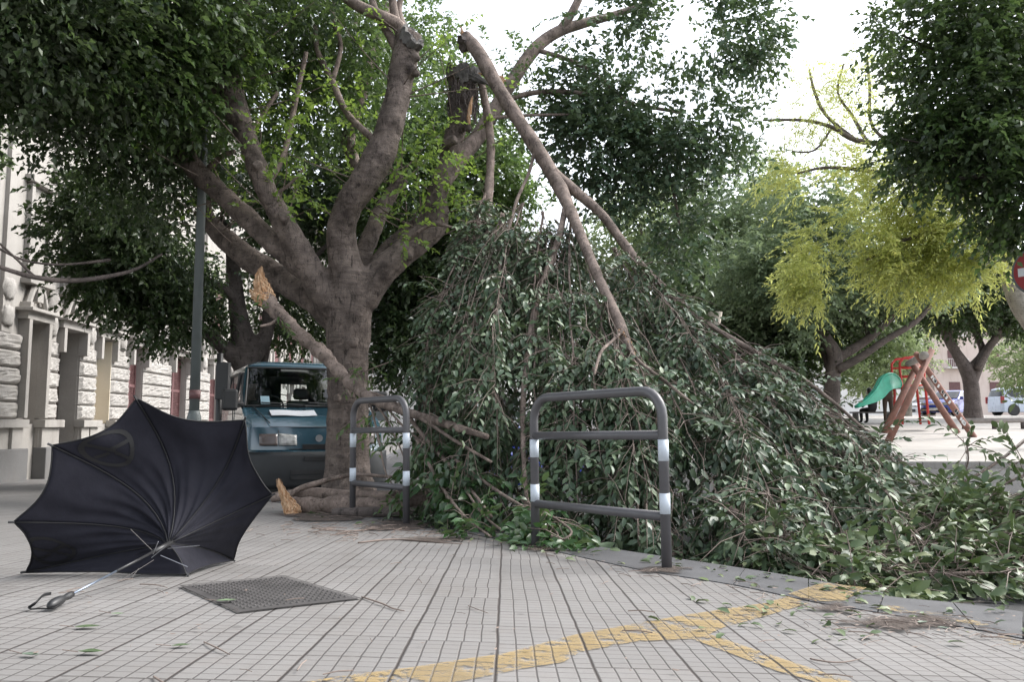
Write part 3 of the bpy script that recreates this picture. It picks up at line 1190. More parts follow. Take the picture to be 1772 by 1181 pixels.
# ---------------------------------------------------------------- broken umbrella
def build_umbrella():
    hub = P(292, 942, 4.12)
    E = [P(236, 690, 4.12), P(424, 727, 4.36), P(472, 857, 4.48), G(404, 971, off=0.01), G(324, 995, off=0.008), G(44, 992, off=0.008), P(23, 904, 3.92), P(90, 771, 3.95)]
    t = thing('broken_umbrella', 'big dark navy umbrella lying open on its side, broken, with its handle towards the viewer', 'umbrella', (hub.x, hub.y, zs(hub.x, hub.y)))
    back = Vector((0.12, 1, 0.12)).normalized()
    bul = [0.17, 0.16, 0.14, 0.06, 0.02, 0.06, 0.15, 0.17]
    n = len(E)

    def rib(i, r):
        p = hub + (E[i] - hub) * r + back * (bul[i] * math.sin(math.pi * min(1, r ** 0.85)))
        return p

    def S(i, r, s):
        j = (i + 1) % n
        sag = math.sin(math.pi * s)
        scal = 0.085 * sag * r ** 3
        re = r * (1 - scal)
        a, b = rib(i, re), rib(j, re)
        p = a * (1 - s) + b * s
        ph = i * 1.7
        f = 0.010 * math.sin(s * 7 + ph + r * 2.5) * r * (1 - r * 0.4) + 0.006 * math.sin(s * 21 + ph * 2 + r * 4) * math.exp(-((r - 0.35) / 0.35) ** 2)
        f += 0.022 * mnoise.noise(Vector((s * 3 + i * 7, r * 3.5, 2.2)))
        edge = min(1.0, 6 * s * (1 - s))
        p = p + back * (-0.03 * sag * r + f * edge)
        g = zs(p.x, p.y) + 0.006
        if p.z < g:
            p.z = g
        return p
    mb = MB()
    for i in range(n):
        mb.grid(lambda s, r, i=i: S(i, 0.02 + 0.98 * r, s), 22, 26)
    can = mb.build('canopy', M['cloth'], t, smooth=True, world=True, solid=0.0015)
    # hem
    hem = []
    for i in range(n):
        hem += [S(i, 1.0, k / 14) for k in range(14)]
    h = MB().tube(hem, 0.0035, 5, closed=True).build('hem', M['cloth_print'], can, smooth=True)
    h.matrix_parent_inverse = Matrix.Identity(4)
    # emblems printed on two panels
    for (i, px, py, rad) in ((7, 188, 777, 0.085), (5, 88, 955, 0.075)):
        best = None
        for a in range(5, 96, 3):
            for b in range(20, 100, 3):
                p = S(i, b / 100, a / 100)
                d = p - Vector((0, 0, CAMZ))
                dz_ = d.y * CP + d.z * SP
                x = 886 + F * d.x / dz_
                y = 590.5 - F * (-d.y * SP + d.z * CP) / dz_
                e = (x - px) ** 2 + (y - py) ** 2
                if best is None or e < best[0]:
                    best = (e, b / 100, a / 100)
        _, r0, s0 = best
        p0 = S(i, r0, s0)
        dr = (S(i, min(1, r0 + 0.02), s0) - S(i, r0 - 0.02, s0)) / (min(1, r0 + 0.02) - r0 + 0.02)
        ds = (S(i, r0, min(1, s0 + 0.03)) - S(i, r0, s0 - 0.03)) / 0.06
        ex = (Vector((1, 0, 0)) - back * back.x).normalized()
        ez = back.cross(ex) * -1
        if ez.z < 0:
            ez = -ez
        # 2x2 inverse jacobian
        J = np.array([[dr.dot(ex), ds.dot(ex)], [dr.dot(ez), ds.dot(ez)]])
        Ji = np.linalg.inv(J)

        def on(a, b, off=0.004):
            q = Ji @ np.array([a, b])
            r_, s_ = min(0.985, max(0.05, r0 + q[0])), min(0.98, max(0.02, s0 + q[1]))
            return S(i, r_, s_) - back * off
        em = MB()

        def strip(line, w):
            pts = [Vector((x, y, 0)) for x, y in line]
            vs = []
            for k, p in enumerate(pts):
                tg = pts[min(len(pts) - 1, k + 1)] - pts[max(0, k - 1)]
                nn = Vector((-tg.y, tg.x, 0)).normalized() * w / 2
                vs += [on(p.x + nn.x, p.y + nn.y), on(p.x - nn.x, p.y - nn.y)]
            em.add(vs, [(2 * k, 2 * k + 1, 2 * k + 3, 2 * k + 2) for k in range(len(pts) - 1)])

        def seg(a, b, m=8):
            return [(rad * (a[0] + (b[0] - a[0]) * k / m), rad * (a[1] + (b[1] - a[1]) * k / m)) for k in range(m + 1)]
        strip([(rad * math.cos(2 * math.pi * k / 40), rad * math.sin(2 * math.pi * k / 40)) for k in range(41)], rad * 0.2)
        strip(seg((-0.9, 0.42), (0.25, -0.12)), rad * 0.2)
        strip(seg((0.1, 0.02), (0.88, 0.4)), rad * 0.2)
        strip(seg((0.25, -0.12), (0.22, -0.36)), rad * 0.13)
        strip(seg((-0.7, -0.5), (-0.05, -0.2)), rad * 0.16)
        strip(seg((0.3, -0.25), (0.72, -0.6)), rad * 0.18)
        e = em.build('printed_emblem', M['cloth_print'], can)
    # ribs and stretchers
    for i in range(n):
        pts = [rib(i, r / 12) - back * 0.006 for r in range(0, 13)]
        for p in pts:
            p.z = max(p.z, zs(p.x, p.y) + 0.012)
        MB().tube(pts, 0.003, 5).build('rib', M['cloth_print'], t, smooth=True, world=True)
        tip = pts[-1]
        dd = (pts[-1] - pts[-2]).normalized()
        MB().tube([tip - dd * 0.008, tip + dd * 0.018], 0.0055, 6).build('rib_tip', M['black'], t, world=True)
    hand = G(104, 1040, off=0.028)
    run = hub + (hand - hub) * 0.17
    MB().tube([hub + (hub - hand) * 0.05, run], 0.013, 10).build('runner', M['black'], t, smooth=True, world=True)
    for (px, py, Y, px2, py2, Y2) in ((226, 917, 3.95, 268, 958, 3.98), (274, 938, 3.92, 265, 960, 3.95), (289, 945, 3.95, 262, 966, 3.92), (213, 1003, 3.62, 266, 970, 3.9), (228, 1000, 3.66, 240, 985, 3.75),
                                     (325, 982, 3.98, 278, 962, 4.0), (345, 945, 4.08, 290, 950, 4.06)):
        MB().tube([P(px, py, Y), P(px2, py2, Y2)], 0.0018, 5).build('stretcher', M['steel'] if px > 260 else M['iron'], t, world=True)
    ax = (hand - run).normalized()
    sh = MB().tube([run, run + (hand - run) * 0.45], 0.0062, 8)
    sh.build('shaft', M['black'], t, smooth=True, world=True)
    MB().tube([run + (hand - run) * 0.45, hand - ax * 0.05], 0.0048, 8).build('shaft', M['alu'], t, smooth=True, world=True)
    hp = [hand - ax * 0.075 + ax * 0.15 * k / 10 for k in range(11)]
    hr = [0.013, 0.0135, 0.0135, 0.011, 0.0145, 0.018, 0.0195, 0.0195, 0.0185, 0.015, 0.006]
    MB().tube(hp, hr, 14).build('handle', M['black'], t, smooth=True, world=True)
    loop = [G(88, 1028, off=0.04), G(75, 1031, off=0.045), G(62, 1044, off=0.03), G(51, 1052, off=0.012), G(54, 1055, off=0.008), G(70, 1054, off=0.01), G(90, 1054, off=0.01), G(100, 1050, off=0.015), G(106, 1044, off=0.02)]
    lp, lr = catmull(loop, [0.006] * len(loop), 4)
    MB().tube(lp, lr, 6, flat=0.35).build('wrist_strap', M['cloth_print'], t, smooth=True, world=True)


build_umbrella()


# ---------------------------------------------------------------- the van
def car_window_mat():
    t = NT('dark_car_glass')
    t.set((0.012, 0.014, 0.016), 0.06, 0, 0.6)
    return t.m


M['car_glass'] = car_window_mat()


def build_van():
    dr = Vector((-0.47, 1.0, 0)).normalized()
    rz = math.atan2(-dr.x, dr.y)
    Y = 12.7
    loc = Vector(((556 - 886) / F * Y, Y, 0))
    loc.z = zroad(loc.x, loc.y) - 0.01
    t = thing('van', 'dusty teal blue passenger van with tall grey bumper parked behind the tree trunk', 'van', loc, rz)
    prof = [(0.06, 0.30), (0.0, 0.36), (-0.02, 0.55), (0.0, 0.80), (0.05, 0.83), (0.07, 1.0), (0.13, 1.17), (0.34, 1.30), (0.88, 1.48), (1.50, 2.16), (1.66, 2.25), (2.1, 2.30),
            (4.7, 2.30), (4.96, 2.22), (5.02, 2.05), (5.06, 1.5), (5.08, 0.9), (5.08, 0.3)]

    def hw(z):
        if z < 1.4:
            return 1.045
        if z < 2.12:
            return 1.045 - 0.125 * (z - 1.4) / 0.72
        return 0.92 - 0.10 * ((z - 2.12) / 0.18) ** 2
    T = [-1, -0.985, -0.95, -0.9, -0.82, -0.7, -0.5, -0.25, 0, 0.25, 0.5, 0.7, 0.82, 0.9, 0.95, 0.985, 1]
    vs = []
    for (y, z) in prof:
        for q in T:
            dy = 0.20 * q ** 6 if y < 1.6 else (-0.08 * q ** 6 if y > 4.9 else 0)
            dz = -0.07 * q ** 8 if z > 2.2 else 0
            vs.append((hw(z) * q, y + dy, z + dz))
    w = len(T)
    fs = []
    for i in range(len(prof) - 1):
        for j in range(w - 1):
            if i == 8 and 2 <= j <= w - 4:
                continue
            if i == 14 and (4 <= j <= 6 or 9 <= j <= 11):
                continue
            a = i * w + j
            fs.append((a, a + 1, a + w + 1, a + w))
    mb = MB()
    mb.add(vs, fs)
    for e in (0, w - 1):
        idx = [i * w + e for i in range(len(prof))]
        lo = [i for i in range(len(prof)) if prof[i][1] <= 1.5]
        up = [i for i in range(len(prof)) if prof[i][1] >= 1.48]
        f1 = [idx[i] for i in lo]
        f2 = [idx[i] for i in up]
        if e != 0:
            f1, f2 = f1[::-1], f2[::-1]
        mb.f += [tuple(f1), tuple(f2)]
    body = mb.build('body', M['van_paint'], t, smooth=True, solid=0.03)
    body.data.set_sharp_from_angle(angle=math.radians(28))
    body.modifiers['solid'].offset = -1
    # windscreen
    def wsc(s, r, out=0.012):
        q = -0.95 + 1.9 * s
        y, z = 0.90 + (1.49 - 0.90) * r, 1.50 + (2.15 - 1.50) * r
        return Vector((hw(z) * q, y + 0.20 * q ** 6 - out * 0.7 + 0.012, z + out * 0.4))
    MB().grid(lambda s, r: wsc(s, r), 12, 6).build('windscreen', M['glass'], t, smooth=True)
    rim = MB()
    loop = [wsc(k / 12, 0) for k in range(13)] + [wsc(1, k / 6) for k in range(1, 7)] + [wsc(1 - k / 12, 1) for k in range(1, 13)] + [wsc(0, 1 - k / 6) for k in range(1, 6)]
    rim.tube(loop, 0.018, 6, closed=True)
    rim.build('windscreen_seal', M['black'], t)
    # bumper, lower front
    def bp(s, r):
        q = -1.0 + 2.0 * s
        z = 0.27 + 0.53 * r
        bow = 0.03 * math.sin(math.pi * min(1, r * 1.0))
        return Vector((1.06 * q, -0.05 - bow + 0.22 * q ** 6, z))
    bmp = MB().grid(bp, 24, 8).build('bumper', M['bumper'], t, smooth=True, solid=-0.04)
    g = MB()
    for (z, h, x0, x1) in ((0.70, 0.06, -0.25, 0.25), (0.50, 0.06, -0.45, 0.45), (0.42, 0.055, -0.45, 0.45)):
        g.box(((x0 + x1) / 2, -0.112, z), (x1 - x0, 0.03, h))
    g.build('air_intake', M['black'], bmp)
    fl = MB()
    for x in (-0.47, 0.47):
        fl.lathe([(0.0, -0.006), (0.028, -0.006), (0.028, 0.006), (0.0, 0.006)], (x, -0.085, 0.33), 12, Matrix.Rotation(math.pi / 2, 3, 'X'))
    fl.build('tow_cap', M['black'], bmp)
    # grille and lamps
    gr = MB()
    gr.box((0, 0.055, 0.87), (0.50, 0.05, 0.08))
    for k in range(3):
        gr.box((0, 0.028, 0.845 + k * 0.025), (0.48, 0.012, 0.008))
    gr.build('grille', M['black'], t)
    for s_ in (-1, 1):
        hl = MB()

        def lamp(a, b, s_=s_):
            q = s_ * (0.33 + 0.26 * a)
            z = 0.90 + 0.18 * b
            return Vector((q * 1.03, 0.012 + 0.05 * b + 0.20 * q ** 6, z - 0.03 * (1 - a) * b))
        hl.grid(lamp, 6, 4)
        hl.build('headlight', M['lamp_glass'], t, smooth=True, solid=-0.02)
        il = MB()

        def ind(a, b, s_=s_):
            q = s_ * (0.60 + 0.25 * a)
            z = 0.90 + 0.17 * b
            return Vector((q * 1.03 + s_ * 0.006, 0.006 + 0.05 * b + 0.20 * q ** 6, z))
        il.grid(ind, 6, 4)
        il.build('indicator', M['lamp_amber'], t, smooth=True, solid=-0.02)
        mr = MB()
        mr.box((s_ * 1.22, 0.98, 1.60), (0.24, 0.13, 0.34))
        mo = mr.build('wing_mirror', M['black'], t, bevel=0.04)
        MB().tube([(s_ * 1.0, 1.02, 1.52), (s_ * 1.16, 0.99, 1.55)], 0.03, 6).build('arm', M['black'], mo)
        # side windows
        for (y0, y1, z0, z1, sl) in ((1.25, 1.98, 1.50, 2.06, 0.45), (2.12, 3.3, 1.50, 2.08, 0), (3.45, 4.75, 1.50, 2.08, 0)):
            poly = [(y0 - (0.2 if sl else 0), z0), (y1, z0), (y1, z1), (y0 + sl - (0.0 if sl else 0), z1)]
            v_ = [(s_ * (hw(z) + 0.006), y, z) for y, z in poly]
            sw_ = MB().add(v_, [(0, 1, 2, 3) if s_ > 0 else (3, 2, 1, 0)]).build('side_window', M['car_glass'], t)
            MB().tube(v_, 0.028, 6, closed=True).build('seal', M['black'], sw_)
        sg = MB()
        sg.box((s_ * 1.055, 3.0, 0.62), (0.03, 3.0, 0.10))
        sg.box((s_ * 1.048, 2.06, 1.2), (0.012, 0.02, 1.6))
        sg.build('side_moulding', M['bumper'], t)
        for yw in (0.98, 4.05):
            wl_ = MB()
            R = Matrix.Rotation(math.pi / 2, 3, 'Y')
            wl_.lathe([(0.20, -0.09), (0.31, -0.10), (0.335, -0.06), (0.335, 0.06), (0.31, 0.10), (0.20, 0.09)], (s_ * 0.96, yw, 0.335), 24, R)
            wo = wl_.build('wheel', M['rubber'], t, smooth=True)
            MB().lathe([(0.05, 0.07), (0.2, 0.075), (0.2, -0.075), (0.05, -0.07)], (s_ * 0.975, yw, 0.335), 18, R).build('rim', M['chrome'], wo)
            ar = MB()
            ar.lathe([(0.39, -0.004), (0.42, 0.012), (0.0, 0.012)], (s_ * 1.04, yw, 0.36), 24, Matrix.Rotation(s_ * math.pi / 2, 3, 'Y'))
            ar.build('wheel_arch', M['black'], t)
    # cabin
    ca = MB()
    ca.box((0, 1.15, 1.38), (1.7, 0.5, 0.16))
    ca.build('dashboard', M['black'], t)
    for x in (-0.55, 0.1, 0.6):
        se = MB()
        se.box((x, 2.05, 1.25), (0.5, 0.16, 0.75))
        se.box((x, 2.08, 1.74), (0.28, 0.11, 0.20))
        se.build('seat', M['black'], t, bevel=0.05)
    MB().tube([(-0.52 + 0.2 * math.cos(a), 1.42 + 0.09 * math.sin(a), 1.52 + 0.17 * math.sin(a)) for a in [2 * math.pi * k / 20 for k in range(20)]], 0.016, 6, closed=True).build('steering_wheel', M['black'], t)
    wp = MB()
    for x0, x1 in ((-0.75, -0.05), (0.0, 0.68)):
        wp.tube([(x1, 0.80, 1.49), (x1 - 0.05, 0.88, 1.525), (x0, 0.92, 1.56)], 0.011, 5)
    wp.build('wiper', M['black'], t)
    bc = MB()
    bc.box((-0.68, 0.985, 1.60), (0.14, 0.006, 0.17), Matrix.Rotation(-0.72, 3, 'X'))
    bc.build('windscreen_sticker', M['blue_card'], t)
    # thin white sheet laid along the bonnet slope
    wm = Matrix.Translation(loc) @ Matrix.Rotation(rz, 4, 'Z')
    pc = wm @ Vector((-0.30, 0.52, 1.378))
    gaps = MB()
    for pts in ([(-0.72, 0.20, 1.235), (-0.80, 0.5, 1.362), (-0.86, 0.93, 1.49)], [(0.72, 0.20, 1.235), (0.80, 0.5, 1.362), (0.86, 0.93, 1.49)],
                [(-0.72, 0.155, 1.17), (-0.3, 0.125, 1.168), (0.3, 0.125, 1.168), (0.72, 0.155, 1.17)], [(-0.60, 0.075, 0.86), (-0.60, 0.12, 1.12)], [(-0.95, 0.2, 0.84), (-0.4, 0.045, 0.835), (0.4, 0.045, 0.835), (0.95, 0.2, 0.84)]):
        gaps.tube(pts, 0.008, 5)
    gaps.build('panel_gap', M['black'], t)
    bdg = MB().lathe([(0.0, -0.006), (0.055, -0.006), (0.055, 0.006), (0.0, 0.006)], (0, 0.06, 1.0), 18, Matrix.Rotation(math.pi / 2, 3, 'X'))
    bdg.build('round_badge', M['chrome'], t)
    pp = thing('white_sheet', 'long white sheet lying on the bonnet of the blue van', 'overlay', pc, rz)
    pm = MB()
    pm.grid(lambda s, r: Vector((-0.36 + 0.70 * s, -0.10 + 0.26 * r, (-0.10 + 0.26 * r) * 0.335 + 0.006 * math.sin(s * 7) + 0.004)), 10, 3)
    pm.build('sheet', M['overlay'], pp, solid=0.002)


build_van()


# ---------------------------------------------------------------- lamp post and sign by the road
def build_posts():
    b = Vector(((338 - 886) / F * 12.0, 12.0, 0))
    b.z = zs(b.x, b.y)
    t = thing('lamp_post', 'tall slim grey lamp post standing on the pavement between umbrella and van', 'lamp post', b)
    top = P(352, 250, 12.1)
    top2 = top + (top - b).normalized() * 3.2
    MB().lathe([(0.10, -0.05), (0.10, 1.15), (0.085, 1.2), (0.075, 1.25)], (b.x, b.y, b.z), 14).build('base', M['pole'], t, smooth=True, world=True)
    MB().tube([b + Vector((0, 0, 1.1)), top, top2], [0.072, 0.062, 0.045], 14).build('pole', M['pole'], t, smooth=True, world=True)
    MB().tube([b + Vector((0, 0, 1.42)), b + Vector((0, 0, 1.55))], 0.079, 14).build('rust_collar', M['maroon'], t, smooth=True, world=True)
    arm, rr = catmull([top2, top2 + Vector((0.3, 0.0, 0.5)), top2 + Vector((1.3, 0.1, 0.7))], [0.045, 0.04, 0.035], 5)
    MB().tube(arm, rr, 8).build('arm', M['pole'], t, smooth=True, world=True)
    MB().box(arm[-1] + Vector((0.25, 0, -0.02)), (0.6, 0.22, 0.12)).build('lantern', M['pole'], t, world=True, bevel=0.04)
    b2 = P(379, 733, 13.2)
    b2.z = zs(b2.x, b2.y)
    t2 = thing('sign_post', 'dark box shaped roadside sign on a thin black post beside the van', 'sign', b2)
    MB().tube([b2, P(381, 612, 13.2)], 0.05, 8).build('post', M['black'], t2, smooth=True, world=True)
    a, c = P(374, 692, 13.1), P(398, 628, 13.1)
    sb = MB().box((a + c) / 2, (abs(c.x - a.x), 0.12, abs(c.z - a.z)))
    sb.build('sign_box', M['black'], t2, world=True, bevel=0.01)


build_posts()


# ---------------------------------------------------------------- trees
def tree(name, label, base_px, base_Y, zf, group=None):
    d = ray(*base_px)
    p = Vector((0, 0, CAMZ)) + d * (base_Y / d.y)
    p.z = zf(p.x, p.y)
    return thing(name, label, 'tree', p, 0, group)


def wood(t, name, paths, mat, voxel=None, seg=10, disp=0.0, sub=4):
    mb = MB()
    for p in paths:
        limb_mesh(mb, p, sub, seg)
    o = mb.build(name, mat, t, smooth=True, world=True)
    if voxel:
        blend(o, voxel, 3, disp)
    return o


def crown(t, name, mat, blobs, nspray, per=9, leafL=0.12, W=0.58, mode='mid', **kw):
    p, d, n, L = crown_leaves(blobs, nspray, per, leafL, **kw)
    return leaf_object(name, p, d, n, L, W, mode, mat, t)


# --- the broken ficus in the middle of the picture
T1 = tree('broken_ficus_tree', 'big storm broken ficus in the centre with forked grey trunk and sawn stumps', (602, 862), 11.6, zs)
D = 11.6
trunk_paths = [
    [(598, 885, D, 54), (600, 860, D, 42), (601, 800, D, 38), (602, 720, D, 36), (602, 640, D, 36), (603, 570, D, 39), (607, 510, D, 42), (610, 470, D, 36)],
    # big middle limb with a sawn head
    [(606, 520, D, 36), (596, 450, D - .1, 29), (590, 400, D - .2, 25), (604, 355, D - .3, 25), (632, 312, D - .4, 27), (655, 272, D - .4, 28), (670, 235, D - .4, 25), (685, 180, D - .4, 23.5), (695, 130, D - .4, 23), (702, 90, D - .4, 25), (708, 58, D - .4, 23)],
    # right limb, dark, ends in the stump
    [(625, 520, D, 32), (650, 482, D, 27), (690, 444, D + .1, 24), (728, 412, D + .2, 25), (752, 385, D + .3, 24), (758, 335, D + .3, 19), (778, 270, D + .3, 18), (791, 212, D + .3, 19), (797, 170, D + .3, 22), (800, 135, D + .3, 27)],
    # left-centre limb
    [(590, 545, D, 32), (558, 505, D - .1, 27), (522, 440, D - .2, 22), (483, 372, D - .3, 20), (449, 301, D - .4, 18), (426, 234, D - .4, 18.5), (403, 173, D - .4, 23), (400, 120, D - .4, 21), (414, 67, D - .4, 13), (430, -10, D - .4, 12)],
    # two limbs to the far left
    [(530, 468, D - .1, 21), (462, 410, D, 19.5), (397, 348, D + .2, 17.5), (347, 303, D + .3, 18), (314, 256, D + .4, 19), (306, 217, D + .4, 13), (298, 185, D + .5, 10)],
    [(585, 555, D + .1, 27), (525, 505, D + .3, 24), (455, 464, D + .6, 22.5), (397, 420, D + .8, 20), (362, 382, D + .9, 14), (354, 350, D + 1, 10)],
    # pale limb behind
    [(612, 480, D + .3, 20), (634, 425, D + .5, 16), (660, 365, D + .7, 14), (684, 325, D + .8, 11), (700, 308, D + .8, 11)],
    # inner right fork
    [(640, 500, D + .1, 22), (660, 450, D + .4, 17), (700, 405, D + .5, 14), (735, 385, D + .4, 14)],
    # root flare
    [(600, 800, D, 34), (570, 858, D - .2, 18), (550, 885, D - .3, 12)],
    [(600, 800, D, 34), (640, 862, D - .2, 18), (664, 885, D - .3, 12)],
    [(600, 810, D, 32), (604, 872, D - .35, 20), (606, 890, D - .6, 12)],
    # knobs and branch collars
    [(710, 118, D - .5, 12), (724, 130, D - .55, 5)], [(712, 92, D - .5, 12), (728, 104, D - .55, 4)],
    [(610, 590, D - .45, 14), (612, 600, D - .5, 6)], [(486, 380, D - .5, 13), (500, 372, D - .5, 7)], [(440, 290, D - .55, 12), (452, 282, D - .55, 6)],
    [(770, 250, D + .1, 10), (790, 240, D, 9)], [(805, 215, D + .15, 10), (815, 228, D + .1, 6)], [(704, 436, D - .05, 13), (712, 450, D - .1, 6)], [(585, 690, D - .35, 9), (582, 692, D - .4, 5)],
]
trunk = wood(T1, 'trunk', trunk_paths, M['bark'], 0.028, 14, 0.05)
_tx = bpy.data.textures.new('fine_lumps', 'CLOUDS')
_tx.noise_scale = 0.10
_tx.noise_depth = 2
_dm = trunk.modifiers.new('fine_lumps', 'DISPLACE')
_dm.texture = _tx
_dm.texture_coords = 'GLOBAL'
_dm.strength = 0.022
# burls and ragged stump heads
mb = MB()
for (px, py, dd, r) in ((380, 125, D - .5, 22), (392, 105, D - .6, 17), (372, 150, D - .5, 15), (386, 140, D - .65, 14)):
    c = P(px, py, dd)
    rr = r * dd / F

    def fn(s, v, c=c, rr=rr):
        th, ph = 2 * math.pi * s, math.pi * (v - 0.5)
        d = Vector((math.cos(th) * math.cos(ph), math.sin(th) * math.cos(ph), math.sin(ph)))
        return c + d * rr * (1 + 0.5 * mnoise.noise(d * 3 + c))
    mb.grid(fn, 14, 10)
mb.build('burl', M['bark_dark'], T1, smooth=True, world=True)


def ragged_head(t, c, axis, r, h, mat, name, n=26, tall=0.0, seed=1, spread=0.3):
    """a torn or sawn wood face: ring of uneven splinters round a rough disc"""
    rnd = random.Random(seed)
    ax = Vector(axis).normalized()
    ex = ax.orthogonal().normalized()
    ey = ax.cross(ex)
    mb = MB()
    rows = []
    for k in range(7):
        q = k / 6
        ring = []
        for j in range(n):
            a = 2 * math.pi * j / n
            rr = r * q * (1 + 0.12 * math.sin(3 * a + seed))
            hh = h * (0.5 * mnoise.noise(Vector((math.cos(a) * q * 2.5, math.sin(a) * q * 2.5, seed))) + 0.4 * rnd.random() * q) + tall * max(0, math.cos(a - seed)) * q * rnd.uniform(0.6, 1.2)
            ring.append(Vector(c) + ex * math.cos(a) * rr + ey * math.sin(a) * rr + ax * hh)
        rows.append(ring)
    rows.append([Vector(c) + (ex * math.cos(2 * math.pi * j / n) + ey * math.sin(2 * math.pi * j / n)) * r * rnd.uniform(0.82, 1.02) - ax * r * rnd.uniform(0.15, 0.75) for j in range(n)])
    vs = [p for ring in rows for p in ring]
    fs = []
    for k in range(len(rows) - 1):
        for j in range(n):
            fs.append((k * n + j, k * n + (j + 1) % n, (k + 1) * n + (j + 1) % n, (k + 1) * n + j))
    mb.add(vs, fs)
    return mb.build(name, mat, t, world=True)


ragged_head(T1, P(716, 64, D - .52), (0.75, -0.5, 0.5), 0.19, 0.10, M['cut_wood'], 'sawn_face', 26, 0.02, 3)
ragged_head(T1, P(802, 128, D + .25), (0.1, -0.35, 1), 0.26, 0.26, M['cut_wood'], 'sawn_face', 34, 0.10, 5)
# hanging bark fibres below the stump
mb = MB()
for k in range(170):
    a = random.uniform(-2.9, 0.6)
    px, py = 800 + 27 * math.cos(a) * random.uniform(0.8, 1), 135 + random.uniform(0, 60)
    dd = D + .3 + 0.26 * math.sin(a)
    p = P(px, py, dd)
    l = random.uniform(0.12, 0.4)
    mb.tube([p, p + Vector((random.uniform(-.04, .04), -0.03, -l * .5)), p + Vector((random.uniform(-.07, .07), random.uniform(-.05, .02), -l))], [0.006, 0.005, 0.002], 4)
mb.build('bark_fibres', M['bark_dark'], T1, world=True)
# thinner live branches
br = [
    [(698, 75, D - .4, 13), (690, 45, D - .4, 12), (660, 28, D - .5, 11), (620, 10, D - .5, 10), (585, -15, D - .5, 9)],
    [(698, 70, D - .4, 9), (684, 30, D - .4, 8), (678, -10, D - .4, 7)],
    [(704, 60, D - .4, 7), (690, 20, D - .3, 6), (696, -10, D - .3, 5)],
    [(690, 90, D - .4, 10), (668, 50, D - .3, 8), (650, 20, D - .2, 7), (640, -20, D, 6)],
    [(645, 240, D - .3, 7), (600, 195, D + .1, 6), (575, 140, D + .3, 6), (550, 90, D + .4, 5), (545, 40, D + .5, 4)],
    [(575, 140, D + .3, 5), (590, 80, D + .4, 4), (575, 30, D + .5, 4), (580, -10, D + .5, 3)],
    [(618, 190, 14, 13), (632, 130, 14.2, 13), (650, 80, 14.4, 12), (668, 30, 14.6, 10), (675, -20, 14.8, 9)],
    [(600, 250, 14, 12), (612, 190, 14, 13), (602, 130, 14.2, 7), (614, 70, 14.3, 6), (622, 0, 14.4, 6)],
    [(640, 330, 13.6, 10), (612, 280, 13.8, 12), (602, 240, 14, 12)],
    [(455, 330, D - .3, 6), (490, 270, D - .2, 5), (512, 170, D, 5), (530, 90, D, 4)],
    [(430, 240, D - .4, 5), (460, 190, D - .2, 4), (480, 160, D, 4)],
    [(470, 340, D - .3, 4), (500, 320, D - .3, 3), (528, 290, D - .3, 3)],
    [(362, 290, D + .3, 5), (385, 270, D + .2, 5), (405, 262, D, 4)],
    [(420, 70, D - .4, 6), (380, 30, D - .2, 6), (345, -15, D, 5)],
    [(300, 190, D + .5, 9), (275, 130, D + .5, 8), (245, 60, D + .4, 7), (215, -10, D + .3, 6)],
    [(310, 235, D + .4, 9), (270, 190, D + .2, 7), (215, 120, D, 6), (150, 60, D - .3, 5)],
    [(345, 320, D + .9, 10), (330, 250, D + 1.2, 9), (345, 190, D + 1.5, 8), (370, 100, D + 1.7, 7)],
    # right limb's living shoots and the long limb that goes up to the right
    [(770, 310, D + .4, 15), (800, 270, D + .8, 15), (835, 225, D + 1.2, 14), (880, 150, D + 1.6, 12), (925, 85, D + 2, 12), (965, 55, D + 2.2, 11), (1010, 40, D + 2.4, 9), (1065, 25, D + 2.6, 7), (1120, 5, D + 2.8, 5)],
    [(965, 55, D + 2.2, 8), (985, 30, D + 2.2, 8), (1003, -5, D + 2.2, 7)],
    [(860, 185, D + 1.4, 6), (900, 165, D + 1.5, 5), (960, 158, D + 1.7, 5), (1030, 165, D + 1.9, 4), (1085, 178, D + 2, 4), (1180, 195, D + 2.1, 3)],
    [(925, 85, D + 2, 5), (1000, 110, D + 2, 4), (1055, 150, D + 2, 4), (1110, 210, D + 2, 4), (1145, 260, D + 2, 3), (1165, 330, D + 1.9, 3), (1180, 420, D + 1.8, 2)],
    [(845, 205, D + 1, 4), (900, 200, D + 1.2, 3), (985, 198, D + 1.4, 2)],
    [(700, 420, D, 4), (745, 390, D - .2, 3), (790, 395, D - .4, 2)],
]
wood(T1, 'branches', br, M['bark_limb'], None, 8, sub=4)
# epicormic shoots along the limbs, bare stems with a few young leaves
sh_c, sh_d = [], []
mb = MB()
for k in range(85):
    path = random.choice(trunk_paths[1:8])
    i = random.randint(2, len(path) - 2)
    f = random.random()
    a, b = path[i], path[i + 1]
    p = P(a[0] + (b[0] - a[0]) * f, a[1] + (b[1] - a[1]) * f, a[2] + (b[2] - a[2]) * f)
    d0 = Vector((random.gauss(0, .8), random.uniform(-.9, .3), random.uniform(-.1, 1))).normalized()
    L = random.uniform(0.5, 1.5)
    q1 = p + d0 * L * .5 + Vector((0, 0, .05))
    q2 = p + d0 * L + Vector((random.gauss(0, .1), random.gauss(0, .1), .12 * L))
    pp, rr = catmull([p, q1, q2], [0.012, 0.008, 0.003], 4)
    mb.tube(pp, rr, 5)
    for m_ in range(random.randint(1, 4)):
        g = random.uniform(.45, 1)
        sh_c.append(tuple(p.lerp(q2, g)))
        sh_d.append(tuple((d0 + Vector((random.gauss(0, .5), random.gauss(0, .5), random.gauss(0, .4)))).normalized()))
mb.build('shoot_stems', M['bark_limb'], T1, smooth=True, world=True)
pz, ldz, nrz, Lz = spray_leaves(np.array(sh_c), np.array(sh_d), 6, 0.26, 0.095, droop=.15)
